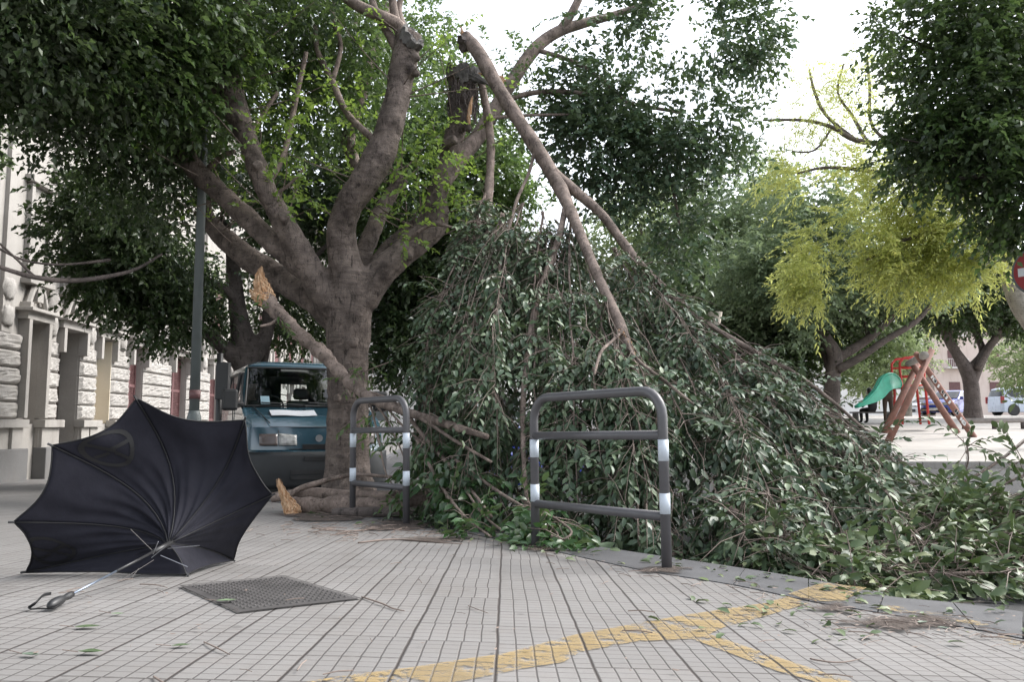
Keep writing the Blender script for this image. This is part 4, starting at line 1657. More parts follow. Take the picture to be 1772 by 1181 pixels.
leaf_object('shoot_leaves', pz, ldz, nrz, Lz, 0.55, 'mid', M['leaf_young'], T1)

crown(T1, 'crown', M['leaf_dark'], [
    (90, 60, 9.5, 200, 120, 2.0, 1.5), (260, 10, 10.5, 200, 80, 2.2, 1.3), (170, 190, 11, 140, 100, 1.6, 1.0), (20, 120, 10, 90, 80, 1.5, .6), (250, 290, 12.6, 130, 110, 1.2, 1.1),
    (30, -60, 9, 300, 100, 2, 1), (470, -30, 11.5, 200, 70, 1.8, .9)], 5400, 10, 0.10, gap=-0.35)
crown(T1, 'crown', M['leaf_mid'], [
    (240, 110, 10.6, 150, 90, 1.2, 1.3), (330, 60, 10.8, 130, 80, 1.2, .9), (520, 60, 13, 150, 90, 1.5, 1.0), (470, 180, 13, 80, 90, 1.2, .5), (600, 120, 13.4, 120, 120, 1.3, .9),
    (330, 170, 11.2, 90, 60, .8, .5)], 2600, 10, 0.11, gap=-0.2)
crown(T1, 'young_shoots', M['leaf_young'], [
    (480, 230, 11.3, 60, 80, .5, .8), (540, 190, 11.6, 60, 60, .5, .6), (520, 330, 11.3, 60, 50, .4, .6), (430, 110, 11.2, 50, 60, .4, .5), (210, 70, 10, 80, 60, .6, .7),
    (745, 300, 11.2, 60, 70, .5, .9), (800, 330, 11.5, 60, 60, .6, .7), (700, 400, 11.2, 40, 30, .4, .25), (760, 240, 11.3, 30, 30, .3, .2), (600, 200, 12, 60, 60, .5, .4)], 210, 8, 0.10, gap=-9, length=.38, droop=.15)
crown(T1, 'crown', M['leaf_center'], [
    (1090, 40, D + 2.3, 130, 80, 1.0, 1.3), (1230, 60, D + 2.2, 110, 80, 1.0, 1.1), (1060, 150, D + 2, 110, 80, .9, 1.0), (1200, 190, D + 1.9, 100, 80, .9, .95),
    (1040, 250, D + 1.8, 95, 75, .8, .9), (1160, 265, D + 1.8, 110, 60, .8, .9), (1080, 330, D + 1.7, 60, 50, .6, .3), (1180, 370, D + 1.6, 45, 80, .5, .3), (1320, 60, D + 2.2, 40, 90, .6, .28), (1000, 190, D + 1.9, 50, 60, .6, .3),
    (1170, 440, D + 1.5, 40, 60, .5, .15), (1290, 230, D + 1.9, 30, 60, .4, .12)], 3000, 9, 0.122, gap=-0.24, gapf=1.9, droop=.2)
crown(T1, 'crown', M['leaf_mid'], [
    (880, 110, D + 1.8, 70, 60, .6, .5), (860, 200, D + 1.5, 60, 60, .6, .5), (920, 150, D + 1.8, 50, 40, .5, .3), (760, 150, D + 1.5, 50, 80, .6, .5)], 190, 8, 0.10, gap=-9, droop=.3)

# --- dark ficus behind the van
T2 = tree('ficus_tree', 'dark spreading ficus behind the van, its low crown hanging in front of the building', (430, 780), 18.0, zs)
wood(T2, 'trunk', [
    [(425, 800, 18, 26.4), (424, 700, 18, 22.4), (425, 640, 18, 21.1), (420, 590, 18, 21.1), (412, 540, 18, 15.8), (405, 480, 18, 13.9), (400, 430, 17.8, 11.9), (380, 380, 17.6, 9.2)],
    [(428, 640, 18, 18.5), (395, 610, 17.8, 13.2), (350, 570, 17.5, 11.2), (300, 535, 17, 9.2), (240, 500, 16.6, 6.6)],
    [(430, 630, 18, 17.2), (460, 580, 18.2, 13.2), (470, 520, 18.4, 10.6), (500, 460, 18.6, 7.9)],
    [(410, 520, 17.9, 8.6), (370, 490, 17.6, 7.3), (330, 470, 17, 5.9)],
    [(440, 760, 18.3, 17.2), (452, 640, 18.6, 11.2), (462, 580, 18.8, 9.9), (475, 540, 19, 7.9)]], M['bark_dark'], 0.05, 10, 0.05)
wood(T2, 'branches', [
    [(520, 470, 18, 5), (560, 430, 17.5, 4), (600, 390, 17, 4)]], M['bark_dark'], None, 8)
crown(T2, 'crown', M['leaf_dark'], [
    (200, 400, 16, 130, 90, 1.6, 1.2), (330, 430, 17, 130, 110, 1.8, 1.4), (230, 500, 16.5, 90, 60, 1.2, .8), (310, 550, 17, 80, 45, 1.0, .65), (450, 400, 18, 120, 120, 1.8, 1.3), (200, 465, 16, 80, 50, 1, .5),
    (480, 540, 19.5, 120, 60, 1.2, .8), (185, 350, 15.5, 80, 60, 1.3, .6), (400, 290, 17.5, 150, 110, 1.8, 1.2), (560, 330, 18.5, 120, 120, 1.8, 1.1), (540, 560, 20, 60, 50, 1, .4), (240, 462, 19.5, 80, 55, 1.8, 1.1), (305, 475, 20.5, 70, 50, 1.8, .8), (200, 440, 18.5, 60, 50, 1.5, .7)], 6000, 10, 0.13, gap=-0.35, droop=.35)

# --- street tree just outside the left edge: its crown and one bare branch reach into view
T12 = tree('ficus_tree', 'dark street ficus at the left edge, bare drooping branch before the building', (-420, 900), 9.0, zs)
wood(T12, 'trunk', [[(-420, 960, 9, 60), (-418, 820, 9, 46), (-410, 650, 9, 42), (-400, 480, 9, 36), (-330, 330, 9.2, 26), (-200, 160, 9.6, 18), (-60, 40, 10, 12), (60, -60, 10.2, 8)],
                    [(-405, 560, 9, 30), (-480, 380, 9.4, 24), (-520, 200, 10, 16), (-520, 0, 11, 10)],
                    [(-402, 500, 9, 20), (-300, 440, 9.1, 12), (-180, 420, 9.3, 7), (-90, 428, 9.5, 5), (-30, 452, 9.6, 4)]], M['bark_dark'], None, 12)
wood(T12, 'branches', [
    [(-30, 452, 9.6, 4), (10, 466, 9.8, 4), (60, 480, 10, 4.5), (120, 486, 10.4, 4.5), (180, 480, 11, 4), (235, 466, 11.6, 3), (280, 440, 12, 2)],
    [(-20, 420, 9.8, 2), (40, 450, 10, 2), (110, 458, 10.6, 2), (190, 450, 11.5, 3)],
    [(60, 480, 10, 3), (30, 450, 9.9, 2), (0, 422, 9.7, 2)]], M['bark_dark'], None, 8)
crown(T12, 'crown', M['leaf_dark'], [(-300, 0, 10, 300, 150, 2.5, 1), (-500, 100, 12, 300, 200, 3, 1), (-200, -200, 11, 400, 150, 3, 1.2), (-350, 200, 14, 250, 130, 2.5, 1), (-100, 60, 13, 160, 150, 2, .8), (-150, 220, 15, 120, 90, 2, .6)], 4800, 10, 0.13, gap=-0.4)

def crown_world(t, name, mat, blobs, nspray, per, leafL, W):
    A, Dd = [], []
    tw = sum(b[6] for b in blobs)
    for b in blobs:
        n = int(nspray * b[6] / tw)
        d = nrm(rng.normal(0, 1, (n, 3)))
        A.append(np.array(b[:3]) + d * (rng.uniform(0, 1, (n, 1)) ** 0.45) * np.array(b[3:6]))
        Dd.append(nrm(d + rng.normal(0, 0.6, (n, 3))))
    p, d, n, L = spray_leaves(np.concatenate(A), np.concatenate(Dd), per, 0.5, leafL, droop=.3)
    return leaf_object(name, p, d, n, L, W, 'low', mat, t)


crown_world(T12, 'crown', M['leaf_dark'], [(-8, 4, 7.5, 4, 4, 2, 1), (-5.5, -2, 7.5, 4, 4, 2, 1), (-9, -4, 8, 4, 4, 2.2, 1), (-11, 11, 8, 3, 5, 2.5, 1), (-1.5, -4.5, 7.5, 3.2, 3, 1.8, .7)], 5200, 9, 0.2, 0.6)  # unseen crown added overhead and behind the camera to dim frontal sky light
wood_mb = MB()  # limbs reaching back to the added crown
for q in ([(-6.6, 9.1, 3.6), (-7, 6, 6), (-7.4, 2, 7.2), (-7, -3, 7.8)], [(-7.2, 5, 6.5), (-5, 1, 7.2), (-3, -4, 7.5)], [(-6.6, 9.1, 3.8), (-9, 10, 6), (-11, 11, 8)]):
    a_, b_ = catmull([Vector(x) for x in q], [0.2, 0.15, 0.1, 0.05][:len(q)], 4)
    wood_mb.tube(a_, b_, 8)
wood_mb.build('branches', M['bark_dark'], T12, smooth=True, world=True)

# --- green tree behind the trunk, and a dark one behind the heap
T3 = tree('ficus_tree', 'leafy green ficus standing close behind the two stumps of the broken tree', (745, 770), 19.0, zroad)
wood(T3, 'trunk', [[(745, 790, 19, 34), (748, 700, 19, 28), (752, 620, 19, 26), (750, 560, 19, 26), (720, 480, 19, 16), (690, 400, 19, 12), (680, 300, 19, 9)],
                   [(752, 570, 19, 22), (790, 480, 19, 15), (820, 380, 19, 12), (850, 280, 19, 9)],
                   [(750, 560, 19, 20), (750, 450, 19.4, 13), (760, 300, 19.6, 9), (770, 180, 19.6, 6)]], M['bark_far'], 0.05, 10, 0.05)
crown(T3, 'crown', M['leaf_mid'], [
    (700, 330, 17.5, 110, 100, 1.5, 1), (830, 320, 18, 90, 110, 1.5, 1), (760, 190, 18, 110, 100, 1.5, .9), (660, 180, 18, 90, 110, 1.5, .9), (880, 260, 18.5, 60, 90, 1.2, .5), (700, 60, 18.5, 90, 60, 1.4, .5),
    (900, 400, 18.5, 80, 70, 1.3, .5)], 4200, 10, 0.13, gap=-0.2)
crown(T3, 'crown', M['leaf_dark'], [
    (700, 500, 18.5, 90, 90, 1.5, 1), (720, 600, 18.5, 90, 70, 1.4, .8), (800, 480, 19, 110, 100, 1.5, 1), (860, 570, 19.5, 130, 90, 1.6, 1), (950, 520, 20.5, 90, 90, 1.6, .6), (620, 330, 19.5, 90, 150, 1.5, .9)], 4200, 10, 0.14, gap=-0.45)

# --- far trees across the square
far_defs = [
    ('round pale green tree far behind the hanging limb', (1120, 700), 36, [(1120, 400, 36, 110, 90, 3, 1), (1060, 480, 36, 90, 80, 3, .8), (1180, 500, 36, 100, 90, 3, .9), (1130, 580, 37, 130, 60, 3, .7)], 'leaf_pale', 12),
    ('grey green tree far behind, its rounded top against the sky', (1270, 705), 33, [(1270, 350, 33, 110, 70, 3, 1), (1220, 430, 33, 110, 80, 3, 1), (1330, 420, 33, 100, 90, 3, 1), (1270, 510, 32, 140, 70, 3, 1), (1200, 580, 33, 110, 60, 2.5, .7)], 'leaf_far', 14),
]
for lab, bp, YY, blobs, lm, rr in far_defs:
    t = tree('round_tree', lab, bp, YY, zp, 'trees across the square')
    x = bp[0]
    wood(t, 'trunk', [[(x, bp[1] + 30, YY, rr), (x, 640, YY, rr * .85), (x + 4, 560, YY, rr * .7), (x - 8, 460, YY, rr * .45), (x - 12, 380, YY, rr * .25)],
                      [(x + 3, 570, YY, rr * .6), (x + 45, 490, YY, rr * .4), (x + 70, 420, YY, rr * .2)],
                      [(x + 1, 580, YY, rr * .6), (x - 40, 520, YY, rr * .4), (x - 60, 440, YY, rr * .2)]], M['bark_far'], None, 8)
    crown(t, 'crown', M[lm], blobs, 2900, 9, 0.20, 0.6, 'mid', gap=-0.4, gapf=.8, length=.7)

# the two dark ficuses by the playground
T6 = tree('ficus_tree', 'dark ficus with low forked limbs standing left of the green slide', (1438, 700), 27.0, zp)
wood(T6, 'trunk', [
    [(1440, 735, 27, 17.3), (1440, 690, 27, 13.7), (1441, 650, 27, 13.0), (1445, 615, 27, 13.0), (1428, 585, 27, 10.1), (1412, 555, 27, 8.6), (1400, 520, 27, 7.2), (1385, 470, 27, 5.0)],
    [(1446, 620, 27, 10.1), (1480, 602, 27, 7.9), (1510, 580, 27, 7.2), (1545, 545, 27, 5.8), (1570, 500, 27, 4.3)],
    [(1450, 640, 26.8, 7.9), (1490, 618, 26.6, 6.5), (1530, 590, 26.5, 5.8), (1580, 560, 26.4, 5.0), (1620, 520, 26.4, 3.6)],
    [(1470, 606, 27, 5.8), (1500, 590, 27.2, 4.3), (1496, 555, 27.4, 3.6), (1480, 520, 27.4, 2.9)],
    [(1436, 640, 27.2, 7.2), (1424, 600, 27.6, 5.8), (1410, 560, 28, 4.3)]], M['bark_far'], None, 10)
crown(T6, 'crown', M['leaf_far'], [
    (1330, 480, 26.5, 110, 70, 2.2, 1), (1400, 430, 27, 110, 80, 2.2, 1), (1480, 400, 27.5, 120, 80, 2.2, .9), (1500, 490, 27, 120, 55, 2, .9), (1320, 560, 26.5, 100, 45, 1.8, .7), (1390, 340, 28, 90, 60, 2, .6), (1580, 480, 27.5, 90, 50, 2, .6),
    (1400, 520, 26.5, 80, 40, 1.6, .5)], 5200, 9, 0.17, 0.6, gap=-0.35, gapf=.9, length=.6)
crown(T6, 'crown', M['leaf_dark'], [(1330, 600, 28.5, 100, 50, 2, 1), (1240, 590, 29, 90, 60, 2, .9), (1420, 550, 28.5, 130, 50, 2, 1), (1340, 660, 29.5, 100, 40, 2, .6)], 2600, 9, 0.19, 0.6, gap=-0.6, gapf=.9, length=.6)
T7 = tree('ficus_tree', 'thick trunked ficus with open limbs beside the pale parked car', (1684, 722), 33.0, zp)
wood(T7, 'trunk', [
    [(1684, 728, 33, 17.2), (1683, 700, 33, 13.3), (1680, 665, 33, 12.5), (1672, 640, 33, 11.7), (1655, 612, 33, 8.6), (1640, 585, 33, 7.8), (1630, 545, 33, 6.2)],
    [(1682, 660, 33, 10.1), (1694, 632, 33, 8.6), (1712, 600, 33, 7.0), (1735, 575, 33, 6.2), (1770, 545, 33, 4.7), (1800, 520, 33, 3.9)],
    [(1676, 640, 33, 7.8), (1700, 612, 33.2, 6.2), (1690, 580, 33.4, 5.5), (1672, 540, 33.4, 4.7)],
    [(1690, 640, 32.8, 6.2), (1720, 588, 32.6, 5.5), (1752, 540, 32.4, 3.9)]], M['bark_far'], None, 10)
crown(T7, 'crown', M['leaf_dark'], [(1620, 500, 33, 90, 50, 2.5, 1), (1700, 500, 33, 110, 60, 2.5, 1.2), (1780, 500, 33, 100, 60, 2.5, 1), (1660, 545, 33, 80, 28, 1.8, .6), (1760, 550, 33, 60, 25, 1.8, .5), (1700, 440, 34, 130, 60, 2.5, .9)], 3600, 9, 0.18, 0.6, gap=-0.45, gapf=.9, length=.6)
# speckled tree at the right edge behind the car
T10 = tree('small_tree', 'low loose leaved tree above the roof of the pale parked car', (1830, 725), 44.0, zp)
wood(T10, 'trunk', [[(1830, 735, 44, 9), (1828, 680, 44, 8), (1815, 640, 44, 6), (1780, 600, 44, 4), (1750, 580, 44, 3)]], M['bark_far'], None, 8)
crown(T10, 'crown', M['leaf_pale'], [(1760, 620, 44, 50, 50, 1.8, 1), (1830, 620, 44, 60, 50, 1.8, 1), (1800, 660, 43, 70, 25, 1.6, .4)], 900, 9, 0.2, 0.5, gap=-0.2, gapf=.9, length=.5)
# hedge-like dark greenery between the square trees
T11 = tree('small_tree', 'dull green tree behind the broken swing frame, seen between the two ficus trunks', (1570, 720), 46.0, zp)
wood(T11, 'trunk', [[(1570, 735, 46, 8), (1570, 650, 46, 7), (1560, 600, 46, 4)], [(1570, 660, 46, 5), (1590, 610, 46, 4)]], M['bark_pale'], None, 8)
crown(T11, 'crown', M['leaf_pale'], [(1540, 590, 46, 60, 50, 2.5, 1), (1500, 640, 46, 60, 40, 2.5, .8), (1590, 620, 47, 35, 50, 2, .5), (1470, 600, 47, 60, 50, 2.5, .8)], 1900, 9, 0.22, 0.5, gap=-0.3, gapf=.8, length=.6)

# --- yellow-green feathery tree
T8 = tree('jacaranda_tree', 'feathery yellow green tree leaning in from the right edge over the square', (1860, 760), 19.0, zp)
wood(T8, 'trunk', [[(1880, 800, 19, 22), (1840, 680, 19, 20), (1800, 580, 19, 18), (1766, 530, 19, 16), (1748, 480, 19, 15), (1742, 430, 19, 14), (1730, 360, 19, 11), (1700, 300, 19, 8), (1650, 250, 19, 6)]], M['bark_pale'], None, 12)
wood(T8, 'branches', [
    [(1742, 420, 19, 8), (1690, 400, 18.8, 6), (1640, 398, 18.6, 5), (1590, 408, 18.5, 4), (1540, 425, 18.4, 3), (1500, 450, 18.3, 2)],
    [(1735, 370, 19, 7), (1660, 330, 18.7, 5), (1590, 310, 18.6, 4), (1500, 295, 18.5, 4), (1430, 290, 18.4, 3), (1380, 300, 18.3, 2)],
    [(1720, 330, 19, 6), (1640, 280, 18.8, 5), (1560, 255, 18.7, 5), (1480, 242, 18.6, 5), (1440, 220, 18.6, 4), (1390, 208, 18.6, 3), (1320, 208, 18.6, 2)],
    [(1480, 242, 18.6, 4), (1430, 200, 18.8, 3), (1410, 160, 18.9, 3), (1400, 120, 19, 2)],
    [(1500, 245, 18.6, 4), (1475, 200, 18.9, 3), (1450, 160, 19, 2), (1460, 110, 19, 2)],
    [(1560, 255, 18.7, 4), (1510, 220, 19, 3), (1505, 150, 19.2, 3), (1500, 95, 19.2, 2)],
    [(1600, 408, 18.5, 3), (1580, 380, 18.4, 2), (1560, 350, 18.4, 2)],
    [(1440, 220, 18.6, 2), (1410, 260, 18.5, 2), (1370, 262, 18.5, 1.5)]], M['bark_far'], None, 7)
p, d, n, L = crown_leaves([(1500, 400, 18.4, 120, 65, 1.2, 1.2), (1430, 470, 18.2, 60, 60, .9, .6), (1600, 340, 18.6, 120, 70, 1.2, 1.1), (1430, 310, 18.5, 110, 45, 1.0, .7), (1560, 450, 18.4, 90, 50, 1.0, .6), (1680, 420, 18.8, 90, 60, 1.1, .6),
                           (1420, 510, 18.2, 30, 40, .6, .2), (1640, 470, 18.6, 80, 40, 1, .5)],
                          3300, 18, 0.15, length=.65, gap=-0.3, gapf=1.5, droop=.3, outd=.55, bias=(-.7, -.2, .0))
leaf_object('crown', p, d, n, L, 0.26, 'low', M['leaf_yellow'], T8)
p, d, n, L = crown_leaves([(1420, 180, 18.8, 90, 80, 1, 1), (1480, 150, 19, 70, 60, 1, .8), (1550, 230, 18.8, 80, 50, 1, .6), (1390, 250, 18.6, 70, 40, .8, .5)], 700, 14, 0.10, length=.5, gap=-.3, gapf=1.5, droop=.4)
leaf_object('crown', p, d, n, L, 0.25, 'low', M['leaf_yellow'], T8)

# --- dark ficus overhanging the top right corner
T9 = tree('ficus_tree', 'dark glossy ficus whose crown overhangs the top right corner of the view', (2150, 900), 11.0, zroad)
wood(T9, 'trunk', [[(2150, 950, 11, 60), (2140, 700, 11, 50), (2120, 560, 11, 46), (2060, 380, 11, 34), (1960, 250, 11, 24), (1860, 150, 11, 15), (1760, 80, 11, 8), (1660, 40, 11, 4)]], M['bark_dark'], None, 12)
wood(T9, 'branches', [[(1960, 250, 11, 14), (1850, 280, 10.8, 10), (1740, 300, 10.6, 6), (1640, 310, 10.6, 3)], [(2060, 380, 11, 14), (1940, 380, 10.8, 9), (1800, 390, 10.8, 5)],
                      [(1760, 80, 11, 4), (1640, 90, 11, 3), (1560, 60, 11, 2)], [(1740, 300, 10.6, 3), (1640, 260, 10.6, 2), (1560, 240, 10.6, 1.5)]], M['bark_dark'], None, 7)
crown(T9, 'crown', M['leaf_dark'], [
    (1640, 40, 11, 110, 80, 1.2, 1.1), (1760, 70, 10.8, 110, 110, 1.3, 1.3), (1660, 160, 10.8, 100, 80, 1.1, 1.0), (1740, 240, 10.6, 90, 100, 1.2, 1.1), (1630, 260, 10.6, 80, 60, .9, .7), (1740, 350, 10.6, 50, 50, .9, .25), (1800, 330, 10.4, 70, 90, 1, .7),
    (1860, 150, 10.6, 120, 150, 1.5, 1.2), (1560, 20, 11, 50, 40, .7, .25), (1580, 230, 10.8, 40, 40, .6, .2), (1760, 410, 10.8, 40, 40, .7, .12)], 2500, 10, 0.105, gap=-0.25, gapf=1.6)
crown(T9, 'crown', M['leaf_mid'], [(1640, 60, 10.8, 110, 80, 1.2, 1), (1740, 160, 10.4, 100, 120, 1.2, 1.2), (1680, 250, 10.4, 90, 70, 1, .8), (1750, 350, 10.3, 60, 60, 1, .35), (1600, 200, 10.7, 60, 60, .8, .4)], 1100, 10, 0.105, gap=-0.25, gapf=1.6)
0 and crown(T9, 'young_shoots', M['leaf_young'], [(1740, 240, 9.9, 60, 50, .4, 1), (1700, 100, 10.3, 80, 60, .5, .8), (1750, 170, 10, 40, 40, .3, .6)], 40, 8, 0.10, gap=-9, length=.35)


# ---------------------------------------------------------------- storm debris: broken limbs and fallen branches
def zfloor(x, y):
    xr = interp_line(kout_d, y)
    return zs(x, y) if x < xr else zroad(x, y)


class Debris:
    def __init__(s):
        s.wood, s.twig = MB(), MB()
        s.C, s.D = [], []

    def spine(s, pts, rad, step=0.09, f0=0.15, tw=0.45, down=0.35, side=0.9, tube=True, seg=6, fork=0.5):
        if tube:
            s.wood.tube(pts, rad, seg)
        acc = 0.0
        total = sum((b - a).length for a, b in zip(pts, pts[1:]))
        run = 0.0
        for a, b in zip(pts, pts[1:]):
            L = (b - a).length
            if L < 1e-6:
                continue
            tg = (b - a) / L
            run += L
            if run < f0 * total:
                continue
            acc += L
            while acc > step:
                acc -= step
                p = a.lerp(b, random.random())
                rd = Vector((random.gauss(0, 1), random.gauss(0, 1), random.gauss(0, 1))).normalized()
                if mnoise.noise(p * 2.1) < -0.04:
                    continue
                d = (tg * 0.55 + rd * side + Vector((0, 0, -down))).normalized()
                s.twiglet(p, d, tw * random.uniform(0.5, 1.3))

    def twiglet(s, p, d, l):
        p1 = p + d * l * 0.5 + Vector((0, 0, -0.03 * l))
        p2 = p + d * l + Vector((0, 0, -0.25 * l))
        for q in (p1, p2):
            g = zfloor(q.x, q.y) + 0.015
            if q.z < g:
                q.z = g + random.uniform(0, 0.04)
        s.twig.tube([p, p1, p2], [0.0045, 0.003, 0.0015], 4, caps=False)
        dd = (p2 - p)
        if dd.length < 1e-4:
            return
        s.C.append(p.lerp(p2, 0.25))
        s.D.append(dd.normalized())

    def finish(s, t, leafmat, bark, leafL=0.105, per=10, length=0.34, W=0.40, mode='fine', foliage='foliage', droop=0.3, updown=1.0, flat=0.6):
        if s.wood.v:
            s.wood.build('limb', bark, t, smooth=True, world=True)
        if s.twig.v:
            s.twig.build('twigs', M['twig'], t, smooth=True, world=True)
        if s.C:
            c = np.array([tuple(x) for x in s.C])
            d = np.array([tuple(x) for x in s.D])
            p, ld, nr, L = spray_leaves(c, d, per, length, leafL, droop=droop, updown=updown, flat=flat)
            g = np.array([zfloor(x, y) for x, y in p[:, :2]]) + 0.012
            low = p[:, 2] < g
            p[low, 2] = g[low] + rng.uniform(0, 0.06, low.sum())
            ld[low, 2] = np.abs(ld[low, 2]) * 0.3
            leaf_object(foliage, p, ld, nr, L, W, mode, leafmat, t)


def px_path(path, sub=5):
    pts = [P(a, b, c) for a, b, c, r in path]
    rad = [r * c / F for a, b, c, r in path]
    return catmull(pts, rad, sub)


def splinter_tongue(t, path, name='splintered_end', seed=4):
    """torn wood: a bundle of uneven flat slivers along a path (px, py, depth, radius px)"""
    rnd = random.Random(seed)
    pts, rad = px_path(path, 4)
    mb = MB()
    n = len(pts)
    for k in range(80):
        a = rnd.uniform(0, 6.28)
        e = int(n * rnd.uniform(0.35, 1.0))
        e = max(3, e)
        q = rnd.uniform(0.35, 1.15)
        line = []
        for i in range(e):
            tg = (pts[min(n - 1, i + 1)] - pts[max(0, i - 1)]).normalized()
            ex = tg.orthogonal().normalized()
            ey = tg.cross(ex)
            line.append(pts[i] + (ex * math.cos(a) + ey * math.sin(a)) * rad[i] * q * (0.72 + 0.12 * math.sin(i * 1.9 + k)))
        mb.tube(line, [max(0.0012, rad[i] * 0.17 * (1 - (i / e) ** 2)) for i in range(e)], 5, True, 0.6)
    core = [max(0.002, r * 0.62 * (1 - (i / (n - 1)) ** 3)) for i, r in enumerate(rad)]
    mb.tube(pts, core, 9)
    return mb.build(name, M['splinter'], t, world=True)


# --- the long broken limb hanging from the stump, with its whole crown on the road
H = P(805, 75, 11.2)
HL = thing('hanging_broken_limb', 'long broken limb leaning from the tall stump, its leafy crown heaped on the road', 'broken limb', (1.2, 7.5, zroad(1.2, 7.5)))
h1 = [(806, 62, 11.3, 9.8), (818, 78, 11.2, 12.3), (832, 98, 11.1, 12.7), (870, 165, 10.9, 12.3), (920, 243, 10.6, 12.7), (962, 312, 10.3, 13.1), (985, 360, 9.8, 10.7), (1005, 408, 9.3, 9.8), (1036, 482, 8.7, 9.0), (1072, 560, 8.1, 9.0), (1094, 630, 7.65, 9.0), (1102, 650, 7.6, 3.3)]
h2 = [(958, 300, 10.35, 11), (1000, 335, 10.2, 9), (1040, 370, 10, 8.5), (1078, 420, 9.8, 8), (1120, 472, 9.5, 8), (1200, 545, 9.1, 6), (1300, 606, 8.7, 5), (1380, 650, 8.5, 4), (1440, 695, 8.3, 3), (1520, 765, 8.0, 2), (1590, 825, 7.7, 1.5)]
h3 = [(832, 140, 11.75, 7), (842, 190, 11.8, 7), (849, 250, 11.7, 7.5), (846, 330, 11.4, 8), (838, 410, 10.9, 7), (825, 480, 10.3, 6), (800, 560, 9.6, 5), (775, 700, 8.7, 4)]
h5 = [(980, 350, 9.9, 6), (965, 420, 9.4, 6), (935, 500, 8.9, 6), (918, 580, 8.4, 6), (906, 680, 7.9, 5), (906, 790, 7.3, 4), (915, 900, 6.8, 3)]
h6 = [(925, 262, 10.5, 3), (915, 300, 10.4, 3), (895, 345, 10.1, 3), (880, 400, 9.8, 2.5), (862, 480, 9.3, 2.5), (850, 600, 8.6, 2)]
h7 = [(1080, 570, 8, 4), (1060, 590, 7.7, 3), (1040, 610, 7.4, 3), (1028, 650, 7.1, 2)]
h8 = [(1085, 590, 7.9, 4), (1100, 620, 7.5, 3), (1150, 660, 7.2, 3), (1200, 700, 7.0, 2)]
mb = MB()
for h, sg in ((h1, 14), (h2, 12), (h3, 10), (h5, 8), (h6, 8), (h7, 7), (h8, 7)):
    pts, rad = px_path(h, 7)
    mb.tube(pts, [r * (1 + 0.16 * mnoise.noise(p * 6) + 0.10 * mnoise.noise(p * 17)) for p, r in zip(pts, rad)], sg)
mb.build('limb', M['bark_limb'], HL, smooth=True, world=True)
splinter_tongue(HL, [(812, 72, 11.25, 12), (805, 66, 11.3, 9), (800, 56, 11.35, 5), (797, 44, 11.35, 2)], seed=3)
splinter_tongue(HL, [(868, 140, 11.0, 9), (848, 130, 11.2, 7), (836, 128, 11.3, 4), (826, 126, 11.4, 2)], seed=8)
ragged_head(HL, P(800, 76, 11.25), (-0.8, -0.4, -0.35), 0.12, 0.06, M['bark_dark'], 'torn_collar', 18, 0, 7)

splinter_tongue(T1, [(812, 215, D + .04, 2), (811, 203, D + .03, 4), (813, 190, D + .03, 4.5), (816, 174, D + .04, 3), (818, 166, D + .05, 1)], 'torn_scar', 12)
_o = splinter_tongue(T1, [(800, 132, D + .2, 11), (820, 134, D + .1, 9), (838, 142, D - .02, 6), (850, 150, D - .1, 2)], 'torn_slab', 21)
_o.data.materials[0] = M['cut_wood']
splinter_tongue(HL, [(1076, 574, 8.0, 10), (1086, 600, 7.85, 12), (1094, 622, 7.7, 10), (1100, 640, 7.6, 4)], seed=17)
heap = Debris()
base = [
    [(842, 330, 11.4), (800, 430, 10.3), (748, 540, 9.4), (726, 660, 9.0), (735, 800, 9.0)],
    [(846, 380, 11.0), (805, 470, 10.0), (772, 600, 9.0), (768, 730, 8.8), (785, 850, 8.8)],
    [(870, 370, 10.6), (842, 480, 9.6), (815, 620, 8.6), (812, 770, 8.2), (835, 885, 8.2)],
    [(905, 350, 10.2), (880, 450, 9.4), (866, 600, 8.4), (868, 760, 7.8), (885, 915, 7.6)],
    [(940, 365, 10.0), (930, 480, 9.0), (922, 620, 8.1), (930, 780, 7.4), (950, 925, 7.2)],
    [(985, 380, 9.8), (985, 500, 8.8), (990, 640, 7.8), (1000, 800, 7.1), (1010, 935, 6.9)],
    [(1010, 430, 9.4), (1040, 540, 8.4), (1060, 680, 7.5), (1075, 820, 6.9), (1090, 945, 6.7)],
    [(1040, 490, 9.0), (1090, 600, 8.0), (1125, 720, 7.3), (1150, 850, 6.6), (1170, 958, 6.3)],
    [(1060, 430, 9.6), (1130, 540, 8.8), (1190, 660, 7.9), (1235, 800, 6.9), (1262, 970, 6.0)],
    [(1085, 440, 9.6), (1180, 545, 9.0), (1270, 650, 8.2), (1325, 790, 7.1), (1360, 985, 5.5)],
    [(1120, 478, 9.4), (1225, 590, 8.9), (1330, 705, 8.1), (1415, 830, 7.0), (1470, 992, 5.4)],
    [(1150, 505, 9.2), (1265, 612, 8.8), (1380, 715, 8.3), (1480, 820, 7.4), (1580, 995, 5.5)],
    [(1200, 540, 9.1), (1315, 645, 8.7), (1430, 735, 8.3), (1525, 825, 7.8), (1640, 915, 6.8), (1720, 985, 5.7)],
    [(1250, 605, 9.0), (1360, 680, 8.7), (1460, 765, 8.3), (1560, 840, 7.9), (1690, 890, 7.2), (1800, 930, 6.4)],
    [(960, 380, 10.4), (1040, 470, 10.2), (1130, 570, 9.8), (1220, 660, 9.5), (1300, 760, 9.0)],
    [(880, 380, 11.0), (900, 500, 10.2), (930, 640, 9.6), (960, 760, 9.2), (980, 860, 8.9)],
]
